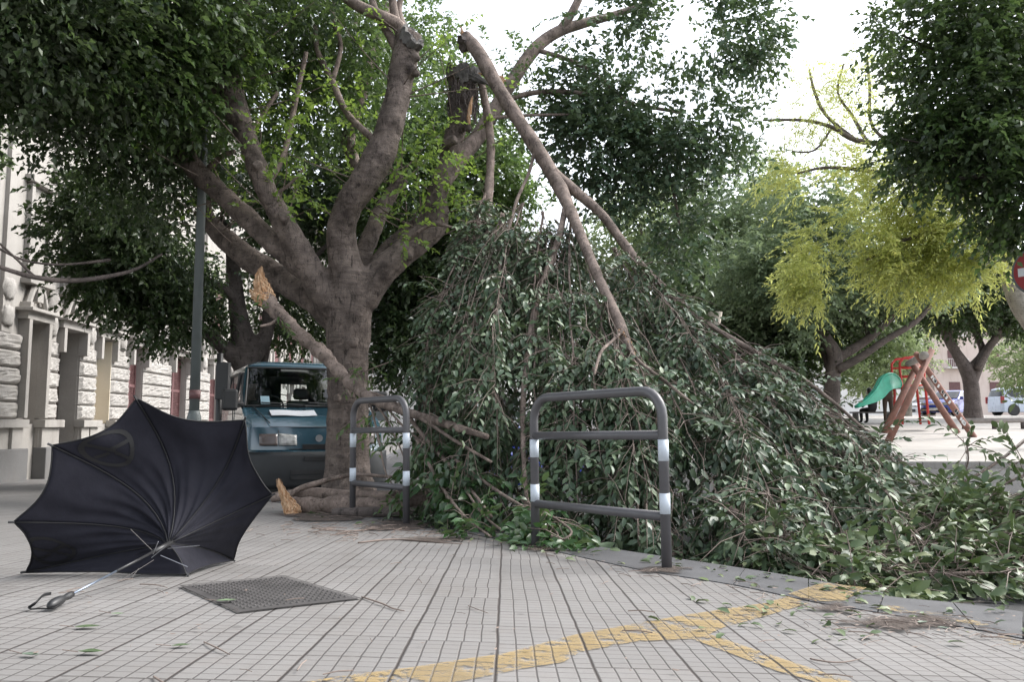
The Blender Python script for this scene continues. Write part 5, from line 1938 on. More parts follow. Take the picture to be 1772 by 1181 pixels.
for bpath in base:
    for q in range(6):
        j = 0 if q == 0 else 1
        off = Vector((random.gauss(0, .20), random.gauss(0, .22), random.gauss(0, .10))) * j
        if bpath[-1][0] < 800:
            off.x = abs(off.x) * 0.8 + 0.05
        raw = [P(a, b, c) for a, b, c in bpath]
        pts0 = []
        for k, p in enumerate(raw):
            f = (k / (len(raw) - 1)) ** 0.6
            o_ = off * f * 1.6 + Vector((random.gauss(0, .05), random.gauss(0, .05), random.gauss(0, .04))) * f
            p = p + o_
            g = zfloor(p.x, p.y) + 0.04
            if p.z < g:
                p.z = g
            pts0.append(p)
        pts, rad = catmull(pts0, [0.020 - 0.015 * k / (len(pts0) - 1) for k in range(len(pts0))], 6)
        pts = [p + Vector((random.gauss(0, .012), random.gauss(0, .012), random.gauss(0, .01))) for p in pts]
        heap.spine(pts, [r * (0.7 if q == 0 else 0.3) for r in rad], step=0.052, f0=0.07, tw=0.40, down=0.3, seg=5)
heap.finish(HL, M['leaf_fallen'], M['bark_limb'], 0.092, 12, 0.38, 0.52, updown=1.5, flat=0.5)

# --- separate fallen branches on the road to the right
def fallen_branch(label, paths, leafmat, anchor, leafL=0.1, step=0.07, tw=0.36, f0=0.1, down=0.15, mode='fine', W=0.42, jit=0, per=10, bark='bark_limb'):
    c = P(*anchor)
    t = thing('fallen_branch', label, 'branch', (c.x, c.y, zfloor(c.x, c.y)))
    d = Debris()
    for path in paths:
        pts, rad = px_path(path, 6)
        for p, r in zip(pts, rad):
            p.z = max(p.z, zfloor(p.x, p.y) + r)
        d.spine(pts, rad, step=step, f0=f0, tw=tw, down=down, seg=7)
        for _ in range(jit):
            o_ = Vector((random.gauss(0, .1), random.gauss(0, .3), random.gauss(.04, .06)))
            p2 = [p + o_ * (k / len(pts)) for k, p in enumerate(pts)]
            for p in p2:
                p.z = max(p.z, zfloor(p.x, p.y) + 0.02)
            d.spine(p2, [0.0025] * len(p2), step=step, f0=f0, tw=tw, down=down, seg=4)
    d.finish(t, M[leafmat], M[bark], leafL, per, 0.3, W, mode, droop=0.15)
    return t


fallen_branch('fallen leafy branch with thick bare stem along the front edge of the heap',
              [[(1235, 862, 6.4, 8), (1290, 900, 6.1, 8), (1350, 930, 5.9, 7), (1420, 956, 5.7, 6), (1500, 985, 5.35, 5), (1600, 994, 5.2, 4), (1700, 992, 5.2, 4), (1800, 982, 5.3, 3)],
               [(1290, 900, 6.1, 3), (1350, 960, 5.6, 3), (1420, 990, 5.3, 2), (1500, 1005, 5.2, 2)],
               [(1400, 950, 5.8, 3), (1500, 940, 5.9, 3), (1620, 950, 5.7, 3), (1750, 945, 5.7, 2)]], 'leaf_fallen_lit', (1450, 980, 5.5), 0.095, 0.042, f0=0.28, jit=3, W=0.5)
fallen_branch('fallen leafy branch rising up at the far right edge in front of the square',
              [[(1480, 880, 7.0, 3), (1580, 868, 6.9, 3), (1660, 838, 6.9, 2.5), (1720, 805, 7.0, 2), (1775, 762, 7.1, 2), (1830, 710, 7.2, 1.5)],
               [(1580, 868, 6.9, 2.5), (1680, 862, 6.8, 2.5), (1780, 820, 6.9, 2), (1880, 790, 7, 2)],
               [(1500, 880, 7.0, 3), (1640, 880, 6.6, 3), (1760, 870, 6.5, 3), (1880, 850, 6.5, 2)],
               [(1660, 838, 6.9, 2), (1675, 800, 6.9, 1.5), (1672, 765, 6.9, 1.5)]], 'leaf_fallen_lit', (1600, 880, 6.9), 0.095, 0.05, f0=0.2, jit=1, W=0.5)
fallen_branch('fallen leafy branch lying flat on the road at the lower right, thin pale stem',
              [[(1420, 930, 6.1, 4), (1540, 915, 6.1, 4), (1660, 905, 6.1, 4), (1800, 895, 6.1, 3)],
               [(1480, 960, 5.7, 3), (1600, 940, 5.8, 3), (1720, 925, 5.9, 3), (1820, 915, 5.9, 2)],
               [(1500, 900, 6.5, 3), (1620, 880, 6.5, 3), (1760, 900, 6.3, 2)]], 'leaf_fallen_lit', (1600, 930, 6.0), 0.095, 0.042, jit=3, W=0.5)
fallen_branch('broad leaved branch spilling over the kerb between the two barriers',
              [[(690, 700, 9.0, 4), (745, 770, 8.2, 4), (800, 830, 7.5, 3), (850, 895, 6.7, 3)],
               [(720, 760, 8.4, 3), (762, 840, 7.5, 3), (805, 895, 6.8, 2), (850, 930, 6.3, 2)],
               [(780, 790, 7.9, 3), (860, 850, 7.0, 3), (935, 895, 6.4, 2), (965, 925, 6.0, 2)],
               [(800, 840, 7.4, 2), (835, 890, 6.7, 2), (870, 920, 6.3, 2)]], 'leaf_big', (830, 920, 6.5), 0.115, 0.045, 0.34, W=0.5, per=9)
fallen_branch('small leafy twig heap by the foot of the nearer barrier, left post',
              [[(900, 860, 6.6, 3), (930, 900, 6.3, 2), (955, 930, 5.9, 2)], [(905, 866, 6.55, 3), (985, 915, 6.0, 2), (975, 935, 5.9, 2)]], 'leaf_big', (945, 930, 6.0), 0.1, 0.04, 0.25, W=0.5, per=8)

# --- branch leaning against the trunk, with a pale splintered tip
LB = thing('leaning_broken_branch', 'broken branch with a pale splintered top leaning across the trunk in front of the van', 'branch', P(842, 755, 7.2))
lb = [(455, 512, 11.0, 14), (470, 530, 10.95, 14), (500, 562, 10.8, 12), (528, 588, 10.7, 13), (560, 614, 10.55, 12.5), (585, 642, 10.35, 12), (612, 668, 10.0, 10), (645, 692, 9.5, 8), (700, 712, 8.8, 7.5), (770, 734, 8.0, 7), (842, 756, 7.2, 5.5)]
mb = MB()
pts, rad = px_path(lb, 6)
pts, rad = catmull(pts, rad, 3)
rad = [r * (1 + 0.30 * mnoise.noise(p * 7) + 0.15 * mnoise.noise(p * 19)) for p, r in zip(pts, rad)]
mb.tube(pts, rad, 16)
for extra in ([(628, 680, 9.95, 6), (660, 688, 9.8, 5), (690, 703, 9.5, 4), (715, 722, 9.2, 3.5)], [(700, 708, 8.8, 4), (745, 735, 8.2, 3.2), (790, 765, 7.7, 3), (850, 800, 7.1, 2.5)],
              [(490, 545, 10.85, 4), (470, 560, 10.7, 3), (450, 565, 10.6, 2)], [(585, 645, 10.3, 4), (612, 690, 10, 3), (640, 740, 9.4, 2)]):
    p_, r_ = px_path(extra, 5)
    mb.tube(p_, r_, 7)
mb.build('limb', M['bark_limb'], LB, smooth=True, world=True)
splinter_tongue(LB, [(466, 526, 11.0, 15), (456, 508, 11.0, 17), (451, 492, 11.0, 15), (450, 478, 11.0, 10), (452, 466, 11.0, 5), (453, 460, 11.0, 2)], seed=5)
splinter_tongue(LB, [(460, 520, 10.95, 15), (446, 514, 10.9, 13), (438, 508, 10.9, 8), (432, 500, 10.9, 3)], seed=9)
d = Debris()
for path in ([(620, 672, 10, 2.5), (640, 700, 9.6, 2), (655, 760, 9.0, 2), (668, 820, 8.4, 1.5), (700, 868, 7.9, 1.2)],
             [(640, 690, 9.8, 2), (665, 720, 9.3, 2), (690, 770, 8.8, 1.5), (705, 810, 8.4, 1)],
             [(660, 695, 9.6, 2), (700, 740, 9, 2), (745, 775, 8.5, 1.5), (790, 800, 8.1, 1)],
             [(610, 665, 10.1, 2), (618, 710, 9.7, 1.5), (612, 770, 9.2, 1.2), (622, 820, 8.9, 1)]):
    pts, rad = px_path(path, 5)
    d.spine(pts, rad, step=0.10, f0=0.1, tw=0.22, down=0.5, seg=5)
for path in ([(470, 530, 10.9, 1), (490, 560, 10.7, 1), (515, 580, 10.6, 1)], [(600, 660, 10.1, 1), (640, 640, 10, 1), (680, 625, 9.9, 1)], [(600, 650, 10.2, 1), (625, 630, 10, 1), (640, 620, 10, 1)]):
    pts, rad = px_path(path, 5)
    d.spine(pts, rad, step=0.10, f0=0.0, tw=0.24, down=0.2, seg=4)
d.finish(LB, M['leaf_mid'], M['twig'], 0.105, 6, 0.24, 0.36)

# --- logs on the ground by the trunk
LG = thing('broken_log', 'thick broken log with a bright orange splintered end lying on the pavement behind the barrier', 'log', G(510, 893))
pts, rad = px_path([(500, 880, 8.75, 13), (540, 876, 8.75, 14), (600, 876, 8.7, 15), (660, 876, 8.6, 15), (720, 872, 8.6, 14), (800, 862, 8.8, 12)], 6)
for p, r in zip(pts, rad):
    p.z = max(p.z, zfloor(p.x, p.y) + r * 0.95)
pts, rad = catmull(pts, rad, 4)
rad = [r * (1 + 0.25 * mnoise.noise(p * 6) + 0.14 * mnoise.noise(p * 17)) for p, r in zip(pts, rad)]
MB().tube(pts, rad, 16).build('limb', M['bark_limb'], LG, smooth=True, world=True)
splinter_tongue(LG, [(510, 890, 8.6, 14), (503, 878, 8.6, 14), (494, 862, 8.58, 9.5), (487, 847, 8.56, 7), (483, 836, 8.56, 6), (482, 828, 8.56, 4)], seed=6)
splinter_tongue(LG, [(510, 884, 8.7, 13), (504, 888, 8.55, 12), (498, 891, 8.45, 8), (492, 892, 8.4, 3)], seed=7)
LG2 = thing('bare_broken_branch', 'bare crooked branch lying on top of the thick log beside the trunk', 'branch', G(520, 872))
mb = MB()
for path in ([(470, 862, 9.0, 8), (500, 858, 9.0, 9), (550, 855, 9.0, 10), (610, 858, 8.9, 9), (680, 858, 8.8, 8), (760, 850, 8.9, 7)],
             [(498, 860, 8.9, 6), (520, 846, 8.9, 5), (545, 838, 8.85, 5), (580, 828, 8.8, 4), (620, 822, 8.7, 3), (695, 828, 8.6, 2.5)]):
    p_, r_ = px_path(path, 6)
    mb.tube(p_, [r * (1 + 0.15 * mnoise.noise(p * 6)) for p, r in zip(p_, r_)], 10)
mb.build('limb', M['bark_limb'], LG2, smooth=True, world=True)

LG3 = thing('broken_log', 'shorter dark log lying nearest the far barrier posts, half in front of the thick log', 'log', G(640, 893))
pts, rad = px_path([(575, 890, 8.3, 7), (620, 890, 8.3, 9), (680, 888, 8.3, 9), (740, 884, 8.4, 8), (790, 878, 8.6, 6)], 8)
for p, r in zip(pts, rad):
    p.z = max(p.z, zfloor(p.x, p.y) + r * 0.9)
MB().tube(pts, [r * (1 + 0.25 * mnoise.noise(p * 7)) for p, r in zip(pts, rad)], 12).build('limb', M['bark_dark'], LG3, smooth=True, world=True)

# ---------------------------------------------------------------- the playground on the square
def post(a, b, ra, rb, name, mat, t, seg=12):
    return MB().tube([a, b], [ra, rb], seg).build(name, mat, t, smooth=True, world=True)


sw_base = G(1605, 758, zp)
SWG = thing('log_swing_frame', 'red brown log swing frame of crossed poles with peeling paint, no swings on it', 'swing frame', sw_base)
for (lo, hi, mt) in (((1537, 765), (1613, 606, 0), 'log'), ((1685, 757), (1585, 612, 0), 'log')):
    a = G(lo[0], lo[1], zp)
    b = P(hi[0], hi[1], 22.4)
    post(a, b, 0.095, 0.075, 'pole', M[mt], SWG)
for (lo, hi, mt) in (((1530, 750), (1590, 626), 'log'), ((1657, 751), (1580, 632), 'log')):
    a = G(lo[0], lo[1], zp)
    b = P(hi[0], hi[1], a.y + 0.4)
    post(a, b, 0.10, 0.085, 'pole', M[mt], SWG)
post(P(1600, 615, 22.0), P(1572, 630, 26.0), 0.11, 0.10, 'cross_beam', M['log_grey'], SWG)
pp_ = MB()
for k in range(22):
    f = random.uniform(0.15, 0.75)
    q = P(1685 + (1585 - 1685) * f, 757 + (612 - 757) * f, 22.45 - 0.12)
    pp_.box(q, (0.05, 0.02, 0.09), Matrix.Rotation(random.uniform(0.3, 0.8), 3, 'Y'))
pp_.build('peeled_paint', M['sign_white'], SWG, world=True)

SL = thing('playground_slide', 'small green playground slide with a red railed ladder behind the log swing frame', 'slide', G(1545, 742, zp))
prof = [(1484, 704, 25.0), (1500, 692, 25.1), (1514, 678, 25.25), (1521, 666, 25.4), (1527, 655, 25.5), (1536, 648, 25.6), (1546, 648, 25.75), (1556, 656, 25.9), (1560, 668, 26.0)]
low = [(1484, 706, 25.0), (1502, 700, 25.1), (1520, 694, 25.25), (1530, 687, 25.4), (1538, 678, 25.5), (1545, 673, 25.6), (1550, 672, 25.75), (1556, 671, 25.9), (1560, 670, 26.0)]
up_, _ = catmull([P(*q) for q in prof], [0] * len(prof), 5)
lo_, _ = catmull([P(*q) for q in low], [0] * len(low), 5)
back = Vector((0.15, 0.55, 0))
mb = MB()
nU = len(up_)
mb.add(up_ + lo_ + [p + back for p in up_] + [p + back for p in lo_],
       [(k, k + 1, nU + k + 1, nU + k) for k in range(nU - 1)] + [(2 * nU + k, 3 * nU + k, 3 * nU + k + 1, 2 * nU + k + 1) for k in range(nU - 1)]
       + [(nU + k, nU + k + 1, 3 * nU + k + 1, 3 * nU + k) for k in range(nU - 1)])
mb.build('chute', M['green'], SL, world=True, solid=0.02)
rm = MB()
rm.tube(up_, 0.04, 8)
rm.tube([p + back for p in up_], 0.04, 8)
rm.build('rim', M['green'], SL, smooth=True, world=True)
for dx in (0, 0.55):
    lad = MB()
    o_ = Vector((0, dx, 0))
    x0, x1 = 1557, 1602
    Yd = 26.0
    pts = [P(1562, 735, Yd), P(1562, 680, Yd), P(1557, 640, Yd), P(1557, 628, Yd), P(1564, 620, Yd), P(1585, 618, Yd), P(1598, 622, Yd), P(1600, 660, Yd), P(1608, 735, Yd)]
    lad.tube([p + o_ for p in pts], 0.04, 8)
    for y in (636, 652, 668):
        lad.tube([P(1558, y, Yd) + o_, P(1600, y - 1, Yd) + o_], 0.03, 8)
    lad.build('ladder_rail', M['red'], SL, smooth=True, world=True)
MB().box(P(1580, 672, 26.3), (0.8, 0.6, 0.05)).build('platform', M['log_grey'], SL, world=True)
st = MB()
for k in range(5):
    st.box(P(1605, 690 + k * 10, 26.3), (0.25, 0.55, 0.04))
st.build('step', M['log_grey'], SL, world=True)

RL = thing('low_log_rail', 'low weathered log rail on short posts along the edge of the square', 'rail fence', G(1720, 742, zp))
ra, rb = P(1664, 729, 27.0), P(2050, 724, 27.0)
post(ra, rb, 0.085, 0.085, 'rail', M['log_grey'], RL)
for k, px in enumerate((1668, 1720, 1770, 1830, 1900, 1970, 2040)):
    q = P(px, 729, 27.0)
    post(Vector((q.x, q.y, zp(q.x, q.y) - 0.05)), Vector((q.x, q.y, q.z - 0.05)), 0.07, 0.07, 'post', M['bark_dark'], RL)

LP = thing('park_lamp', 'cream flared lamp head of a park lamp showing above the slope of fallen leaves', 'street lamp', (P(1238, 550, 15).x, 15, zp(0, 15)))
q = P(1238, 552, 15)
MB().lathe([(0.05, -0.12), (0.085, -0.1), (0.125, 0.10), (0.13, 0.12), (0.0, 0.13)], tuple(q), 16).build('lamp_shade', M['cream'], LP, smooth=False, world=True)
MB().tube([(q.x, q.y, zp(0, 15) - 0.3), (q.x, q.y, q.z - 0.1)], [0.05, 0.04], 10).build('pole', M['pole'], LP, smooth=True, world=True)

# no-entry sign at the right edge
q = P(1795, 468, 10.0)
NE = thing('no_entry_sign', 'red no entry sign with white bar on a grey pole at the right edge', 'road sign', (q.x + 0.05, 10.05, zroad(q.x, 10)))
R_ = Matrix.Rotation(math.radians(-60), 3, 'Z') @ Matrix.Rotation(math.radians(90), 3, 'X')
MB().lathe([(0.0, -0.012), (0.29, -0.012), (0.305, -0.006), (0.305, 0.006), (0.29, 0.012), (0.0, 0.012)], tuple(q), 40, R_).build('disc', M['pole'], NE, world=True)
nn = R_ @ Vector((0, 0, 1))
if nn.y > 0:
    nn = -nn
MB().lathe([(0.0, 0.0), (0.275, 0.0), (0.275, 0.002), (0.0, 0.002)], tuple(q + nn * 0.0135), 40, R_).build('red_face', M['sign_red'], NE, world=True)
sx = Matrix.Rotation(math.radians(-60), 3, 'Z')
MB().box(q + nn * 0.018, (0.44, 0.003, 0.105), sx).build('white_bar', M['sign_white'], NE, world=True)
MB().tube([Vector((q.x, q.y, 0)) - nn * 0.045 + Vector((0, 0, zroad(q.x, 10))), q - nn * 0.045 + Vector((0, 0, 0.35))], 0.03, 12).build('pole', M['pole'], NE, smooth=True, world=True)


# ---------------------------------------------------------------- cars in the distance
def make_car(label, loc, rotz, paint, prof, W, win, L, seed=0, name='parked_car', lights=True):
    t = thing(name, label, 'car', loc, rotz)
    hwid = W / 2
    top = max(z for y, z in prof)
    belt = win['belt']

    def hw(z):
        return hwid if z < belt else hwid * (1 - 0.14 * (z - belt) / (top - belt))
    T = [-1, -0.93, -0.75, -0.4, 0, 0.4, 0.75, 0.93, 1]
    w = len(T)
    vs, fs = [], []
    for y, z in prof:
        for q in T:
            e = 0.22 * q ** 6
            dy = e if y < L * 0.45 else -e * 0.8 if y > L * 0.75 else 0
            vs.append((hw(z) * q, y + dy, z - (0.05 * q ** 6 if z > top - 0.2 else 0)))
    for i in range(len(prof) - 1):
        for j in range(w - 1):
            a = i * w + j
            fs.append((a, a + 1, a + w + 1, a + w))
    for e in (0, w - 1):
        f = [i * w + e for i in range(len(prof))]
        fs.append(tuple(f) if e == 0 else tuple(f[::-1]))
    MB().add(vs, fs).build('body', paint, t)
    for s_ in (-1, 1):
        for poly in win['side']:
            v_ = [(s_ * (hw(z) + 0.008), y, z) for y, z in poly]
            n = len(v_)
            MB().add(v_, [tuple(range(n)) if s_ > 0 else tuple(range(n))[::-1]]).build('side_window', M['car_glass'], t)
        for yw in win['wheels']:
            R = Matrix.Rotation(math.pi / 2, 3, 'Y')
            wo = MB().lathe([(0.2, -0.09), (0.29, -0.1), (0.31, -0.05), (0.31, 0.05), (0.29, 0.1), (0.2, 0.09)], (s_ * (hwid - 0.09), yw, 0.31), 20, R).build('wheel', M['rubber'], t, smooth=True)
            MB().lathe([(0.03, 0.07), (0.2, 0.085), (0.2, -0.085), (0.03, -0.07)], (s_ * (hwid - 0.08), yw, 0.31), 16, R).build('rim', M['chrome'], wo)
            MB().lathe([(0.36, -0.003), (0.37, 0.006), (0.0, 0.006)], (s_ * (hwid + 0.001), yw, 0.32), 20, Matrix.Rotation(s_ * math.pi / 2, 3, 'Y')).build('wheel_arch', M['black'], t)
        hl = MB()
        hl.box((s_ * hwid * 0.68, 0.10, 0.68), (0.36, 0.16, 0.16))
        hl.build('headlight', M['lamp_glass'], t, bevel=0.03)
        tl = MB()
        tl.box((s_ * hwid * 0.93, L - 0.13, 0.95), (0.12, 0.2, 0.42))
        tl.build('tail_light', M['sign_red'], t, bevel=0.02)
        mo = MB()
        mo.box((s_ * (hwid + 0.1), L * 0.32, belt + 0.06), (0.18, 0.1, 0.16))
        mo.build('wing_mirror', paint, t, bevel=0.03)
        hd = MB()
        for y in win['handles']:
            hd.box((s_ * (hwid + 0.012), y, belt - 0.14), (0.02, 0.05, 0.16))
        hd.build('door_handle', M['black'], t)
        ds = MB()
        for y in win['doors']:
            ds.box((s_ * (hwid + 0.001), y, 0.62), (0.006, 0.014, belt - 0.36))
        ds.build('door_gap', M['black'], t)
    for nm, (y0, z0, y1, z1) in (('windscreen', win['front']), ('rear_window', win['rear'])):
        m2 = MB()
        sgn = -1 if nm == 'windscreen' else 1

        def fn(s, r):
            q = -0.9 + 1.8 * s
            y, z = y0 + (y1 - y0) * r, z0 + (z1 - z0) * r
            e = 0.22 * q ** 6
            return Vector((hw(z) * q, y + (e if sgn < 0 else -0.8 * e) + sgn * 0.012, z + 0.008))
        m2.grid(fn, 10, 3)
        m2.build(nm, M['car_glass'], t)
    b = MB()
    b.box((0, -0.03, 0.36), (W * 0.86, 0.1, 0.22))
    b.build('bumper', M['bumper'], t, bevel=0.03)
    n = MB()
    n.box((0, -0.085, 0.40), (0.5, 0.012, 0.11))
    n.build('number_plate', M['sign_white'], t)
    return t


mpv = [(0.02, 0.22), (-0.02, 0.5), (0.04, 0.78), (0.25, 0.92), (0.85, 1.06), (1.45, 1.58), (1.75, 1.69), (2.3, 1.74), (3.4, 1.72), (3.75, 1.64), (3.95, 1.1), (3.99, 0.6), (3.97, 0.22)]
mpv_w = dict(belt=1.05, side=[[(1.0, 1.10), (1.9, 1.08), (1.9, 1.56), (1.5, 1.52)], [(2.05, 1.08), (2.75, 1.08), (2.75, 1.57), (2.05, 1.57)], [(2.85, 1.08), (3.35, 1.14), (3.6, 1.38), (3.55, 1.5), (2.85, 1.56)]],
             wheels=(0.75, 3.25), handles=(1.98, 2.2), doors=(1.97, 2.95), front=(0.9, 1.12, 1.42, 1.56), rear=(3.92, 1.15, 3.79, 1.55))
hat = [(0.02, 0.22), (-0.02, 0.45), (0.05, 0.7), (0.35, 0.84), (1.0, 0.96), (1.75, 1.40), (2.1, 1.47), (2.8, 1.46), (3.4, 1.38), (3.85, 0.98), (3.92, 0.6), (3.9, 0.22)]
hat_w = dict(belt=0.95, side=[[(1.25, 0.99), (2.15, 0.98), (2.15, 1.36), (1.8, 1.33)], [(2.25, 0.98), (3.1, 1.0), (3.3, 1.2), (3.0, 1.36), (2.25, 1.37)]],
             wheels=(0.72, 3.15), handles=(2.1, 2.9), doors=(1.2, 2.2), front=(1.05, 1.0, 1.72, 1.385), rear=(3.8, 1.03, 3.45, 1.33))
make_car('pale blue small people carrier parked sideways behind the log rail at the right edge', (33.6, 51, zp(0, 51)), math.radians(90), M['white_car'], mpv, 1.72, mpv_w, 4.0)
make_car('blue hatchback parked behind the open ficus trunk, its front facing left', (23.2, 45.5, zp(0, 45.5)), math.radians(-50), M['blue_car'], hat, 1.66, hat_w, 3.95)
make_car('silver hatchback far away behind the legs of the swing frame', (29.6, 62, zp(0, 62)), math.radians(-70), M['silver_car'], hat, 1.66, hat_w, 3.95)
make_car('blue car glimpsed through the hanging leaves behind the nearer barrier', (0.9, 17.5, zroad(0.9, 17.5)), math.radians(25), M['blue_car'], hat, 1.66, hat_w, 3.95)


# ---------------------------------------------------------------- two people by the slide
def skin_person(label, loc, rotz, joints, edges, coat, hair_top):
    t = thing('person', label, 'person', loc, rotz)
    me = bpy.data.meshes.new('body')
    names = list(joints)
    me.from_pydata([joints[n][:3] for n in names], [(names.index(a), names.index(b)) for a, b in edges], [])
    o = link_mesh('body', me, coat, t)
    sk = o.modifiers.new('skin', 'SKIN')
    sk.use_smooth_shade = True
    for i, n in enumerate(names):
        r = joints[n][3]
        rr = r if isinstance(r, tuple) else (r, r)
        me.skin_vertices[0].data[i].radius = rr
        me.skin_vertices[0].data[i].use_root = (n == 'pelvis')
    sb = o.modifiers.new('sub', 'SUBSURF')
    sb.levels = sb.render_levels = 2
    h = joints['head']
    hd = MB()

    def fn(s, v):
        th, ph = 2 * math.pi * s, math.pi * (v - 0.5)
        return Vector((h[0] + 0.078 * math.cos(th) * math.cos(ph), h[1] + 0.10 * math.sin(th) * math.cos(ph), h[2] + 0.02 + 0.125 * math.sin(ph)))
    hd.grid(fn, 16, 12)
    ho = hd.build('head', M['skin'], t, smooth=True)
    hm = MB()

    def fh(s, v):
        th, ph = 2 * math.pi * s, math.pi * (v * 0.75 - 0.25)
        d = Vector((math.cos(th) * math.cos(ph), math.sin(th) * math.cos(ph), math.sin(ph)))
        k = 1.06 if d.y > -0.3 or d.z > 0.35 else 0.9
        return Vector((h[0] + 0.084 * d.x * k, h[1] + 0.108 * d.y * k, h[2] + 0.025 + 0.135 * d.z * k))
    hm.grid(fh, 18, 10)
    hm.build('hair', M['black'], ho, smooth=True)
    nb = MB()
    nb.box((h[0], h[1] - 0.105, h[2] + 0.0), (0.024, 0.04, 0.045))
    nb.build('nose', M['skin'], ho, bevel=0.01)
    return t


stand = dict(pelvis=(0, 0, 0.95, (0.17, 0.13)), waist=(0, 0, 1.12, (0.16, 0.12)), chest=(0, 0.01, 1.32, (0.19, 0.13)), neck=(0, 0, 1.47, 0.065), head=(0, -0.02, 1.60, 0.06),
             shl=(-0.19, 0, 1.41, 0.07), ell=(-0.25, 0.0, 1.14, 0.055), hal=(-0.24, -0.08, 0.90, 0.04), shr=(0.19, 0, 1.41, 0.07), elr=(0.25, 0, 1.14, 0.055), har=(0.24, -0.08, 0.90, 0.04),
             hil=(-0.1, 0, 0.88, 0.10), knl=(-0.1, -0.01, 0.48, 0.065), anl=(-0.1, 0.02, 0.09, 0.05), tol=(-0.11, -0.14, 0.04, 0.04),
             hir=(0.1, 0, 0.88, 0.10), knr=(0.11, -0.01, 0.48, 0.065), anr=(0.11, 0.02, 0.09, 0.05), tor=(0.12, -0.14, 0.04, 0.04))
E_ = [('pelvis', 'waist'), ('waist', 'chest'), ('chest', 'neck'), ('neck', 'head'), ('chest', 'shl'), ('shl', 'ell'), ('ell', 'hal'), ('chest', 'shr'), ('shr', 'elr'), ('elr', 'har'),
      ('pelvis', 'hil'), ('hil', 'knl'), ('knl', 'anl'), ('anl', 'tol'), ('pelvis', 'hir'), ('hir', 'knr'), ('knr', 'anr'), ('anr', 'tor')]
q = P(1538, 730, 29.5)
skin_person('person in a long dark brown coat standing behind the green slide', (q.x, q.y, zp(q.x, q.y)), math.radians(160), stand, E_, M['brown_coat'], 0)
sit = dict(stand)
sit.update(pelvis=(0, 0, 0.50, (0.18, 0.15)), waist=(0, -0.02, 0.68, (0.17, 0.13)), chest=(0, -0.06, 0.88, (0.20, 0.14)), neck=(0, -0.10, 1.02, 0.065), head=(0, -0.15, 1.14, 0.06),
           shl=(-0.2, -0.07, 0.96, 0.07), ell=(-0.26, -0.12, 0.70, 0.055), hal=(-0.16, -0.36, 0.60, 0.04), shr=(0.2, -0.07, 0.96, 0.07), elr=(0.26, -0.12, 0.70, 0.055), har=(0.16, -0.36, 0.60, 0.04),
           hil=(-0.1, -0.08, 0.50, 0.10), knl=(-0.13, -0.46, 0.50, 0.07), anl=(-0.13, -0.44, 0.09, 0.05), tol=(-0.14, -0.6, 0.04, 0.04),
           hir=(0.1, -0.08, 0.50, 0.10), knr=(0.13, -0.46, 0.50, 0.07), anr=(0.13, -0.44, 0.09, 0.05), tor=(0.14, -0.6, 0.04, 0.04))
q = P(1512, 735, 29.8)
skin_person('person in black clothes sitting bent forward on a bench below the slide', (q.x, q.y, zp(q.x, q.y)), math.radians(200), sit, E_, M['black_coat'], 0)
BN = thing('park_bench', 'dark park bench under the person in black, below the green slide', 'bench', (q.x, q.y + 0.05, zp(q.x, q.y)))
MB().box((0, 0, 0.40), (1.5, 0.42, 0.05)).build('seat', M['door_dark'], BN)
for x in (-0.62, 0.62):
    MB().box((x, 0, 0.185), (0.07, 0.38, 0.37)).build('leg', M['iron'], BN)


# ---------------------------------------------------------------- far buildings beyond the square
def far_block(name, label, x0, x1, Y, z0, z1, mat, cols, floors, shutter):
    t = thing(name, label, 'building', ((x0 + x1) / 2, Y, z0))
    W = x1 - x0
    MB().box((0, 5, (z1 - z0) / 2), (W, 10, z1 - z0)).build('wall', M[mat], t)
    for f in range(floors):
        for c in range(cols):
            x = -W / 2 + W * (c + 0.5) / cols
            z = 1.2 + (z1 - z0 - 1.5) * (f + 0.35) / floors
            MB().box((x, -0.03, z + 0.5), (1.2, 0.058, 1.9)).build('window', M[shutter], t)
            if f and c % 2 == 0:
                b = MB()
                b.box((x, -0.55, z - 0.55), (2.4, 1.1, 0.14))
                for k in range(13):
                    b.box((x - 1.15 + k * 0.19, -1.05, z - 0.05), (0.03, 0.03, 0.9))
                b.box((x, -1.05, z + 0.42), (2.4, 0.05, 0.05))
                b.build('balcony', M['white_wall'], t)
    MB().box((0, 4.8, z1 - z0 + 0.2), (W + 1.0, 11.2, 0.4)).build('cornice', M['white_wall'], t)


far_block('apartment_building', 'pale pink apartment building far across the square at the right', 47, 74, 92, 1.3, 17, 'pink_wall', 6, 4, 'maroon')
far_block('apartment_building', 'white apartment building far behind the swing frame', 24, 45, 90, 1.3, 18, 'white_wall', 5, 4, 'pole')
far_block('apartment_building', 'white building far down the street, right of the van', -12.5, 1.5, 68, -1.2, 15, 'white_wall', 4, 4, 'pole')
far_block('apartment_building', 'pale building behind the heap of leaves and the round trees', 4, 22, 88, 0.8, 12, 'white_wall', 5, 3, 'pole')


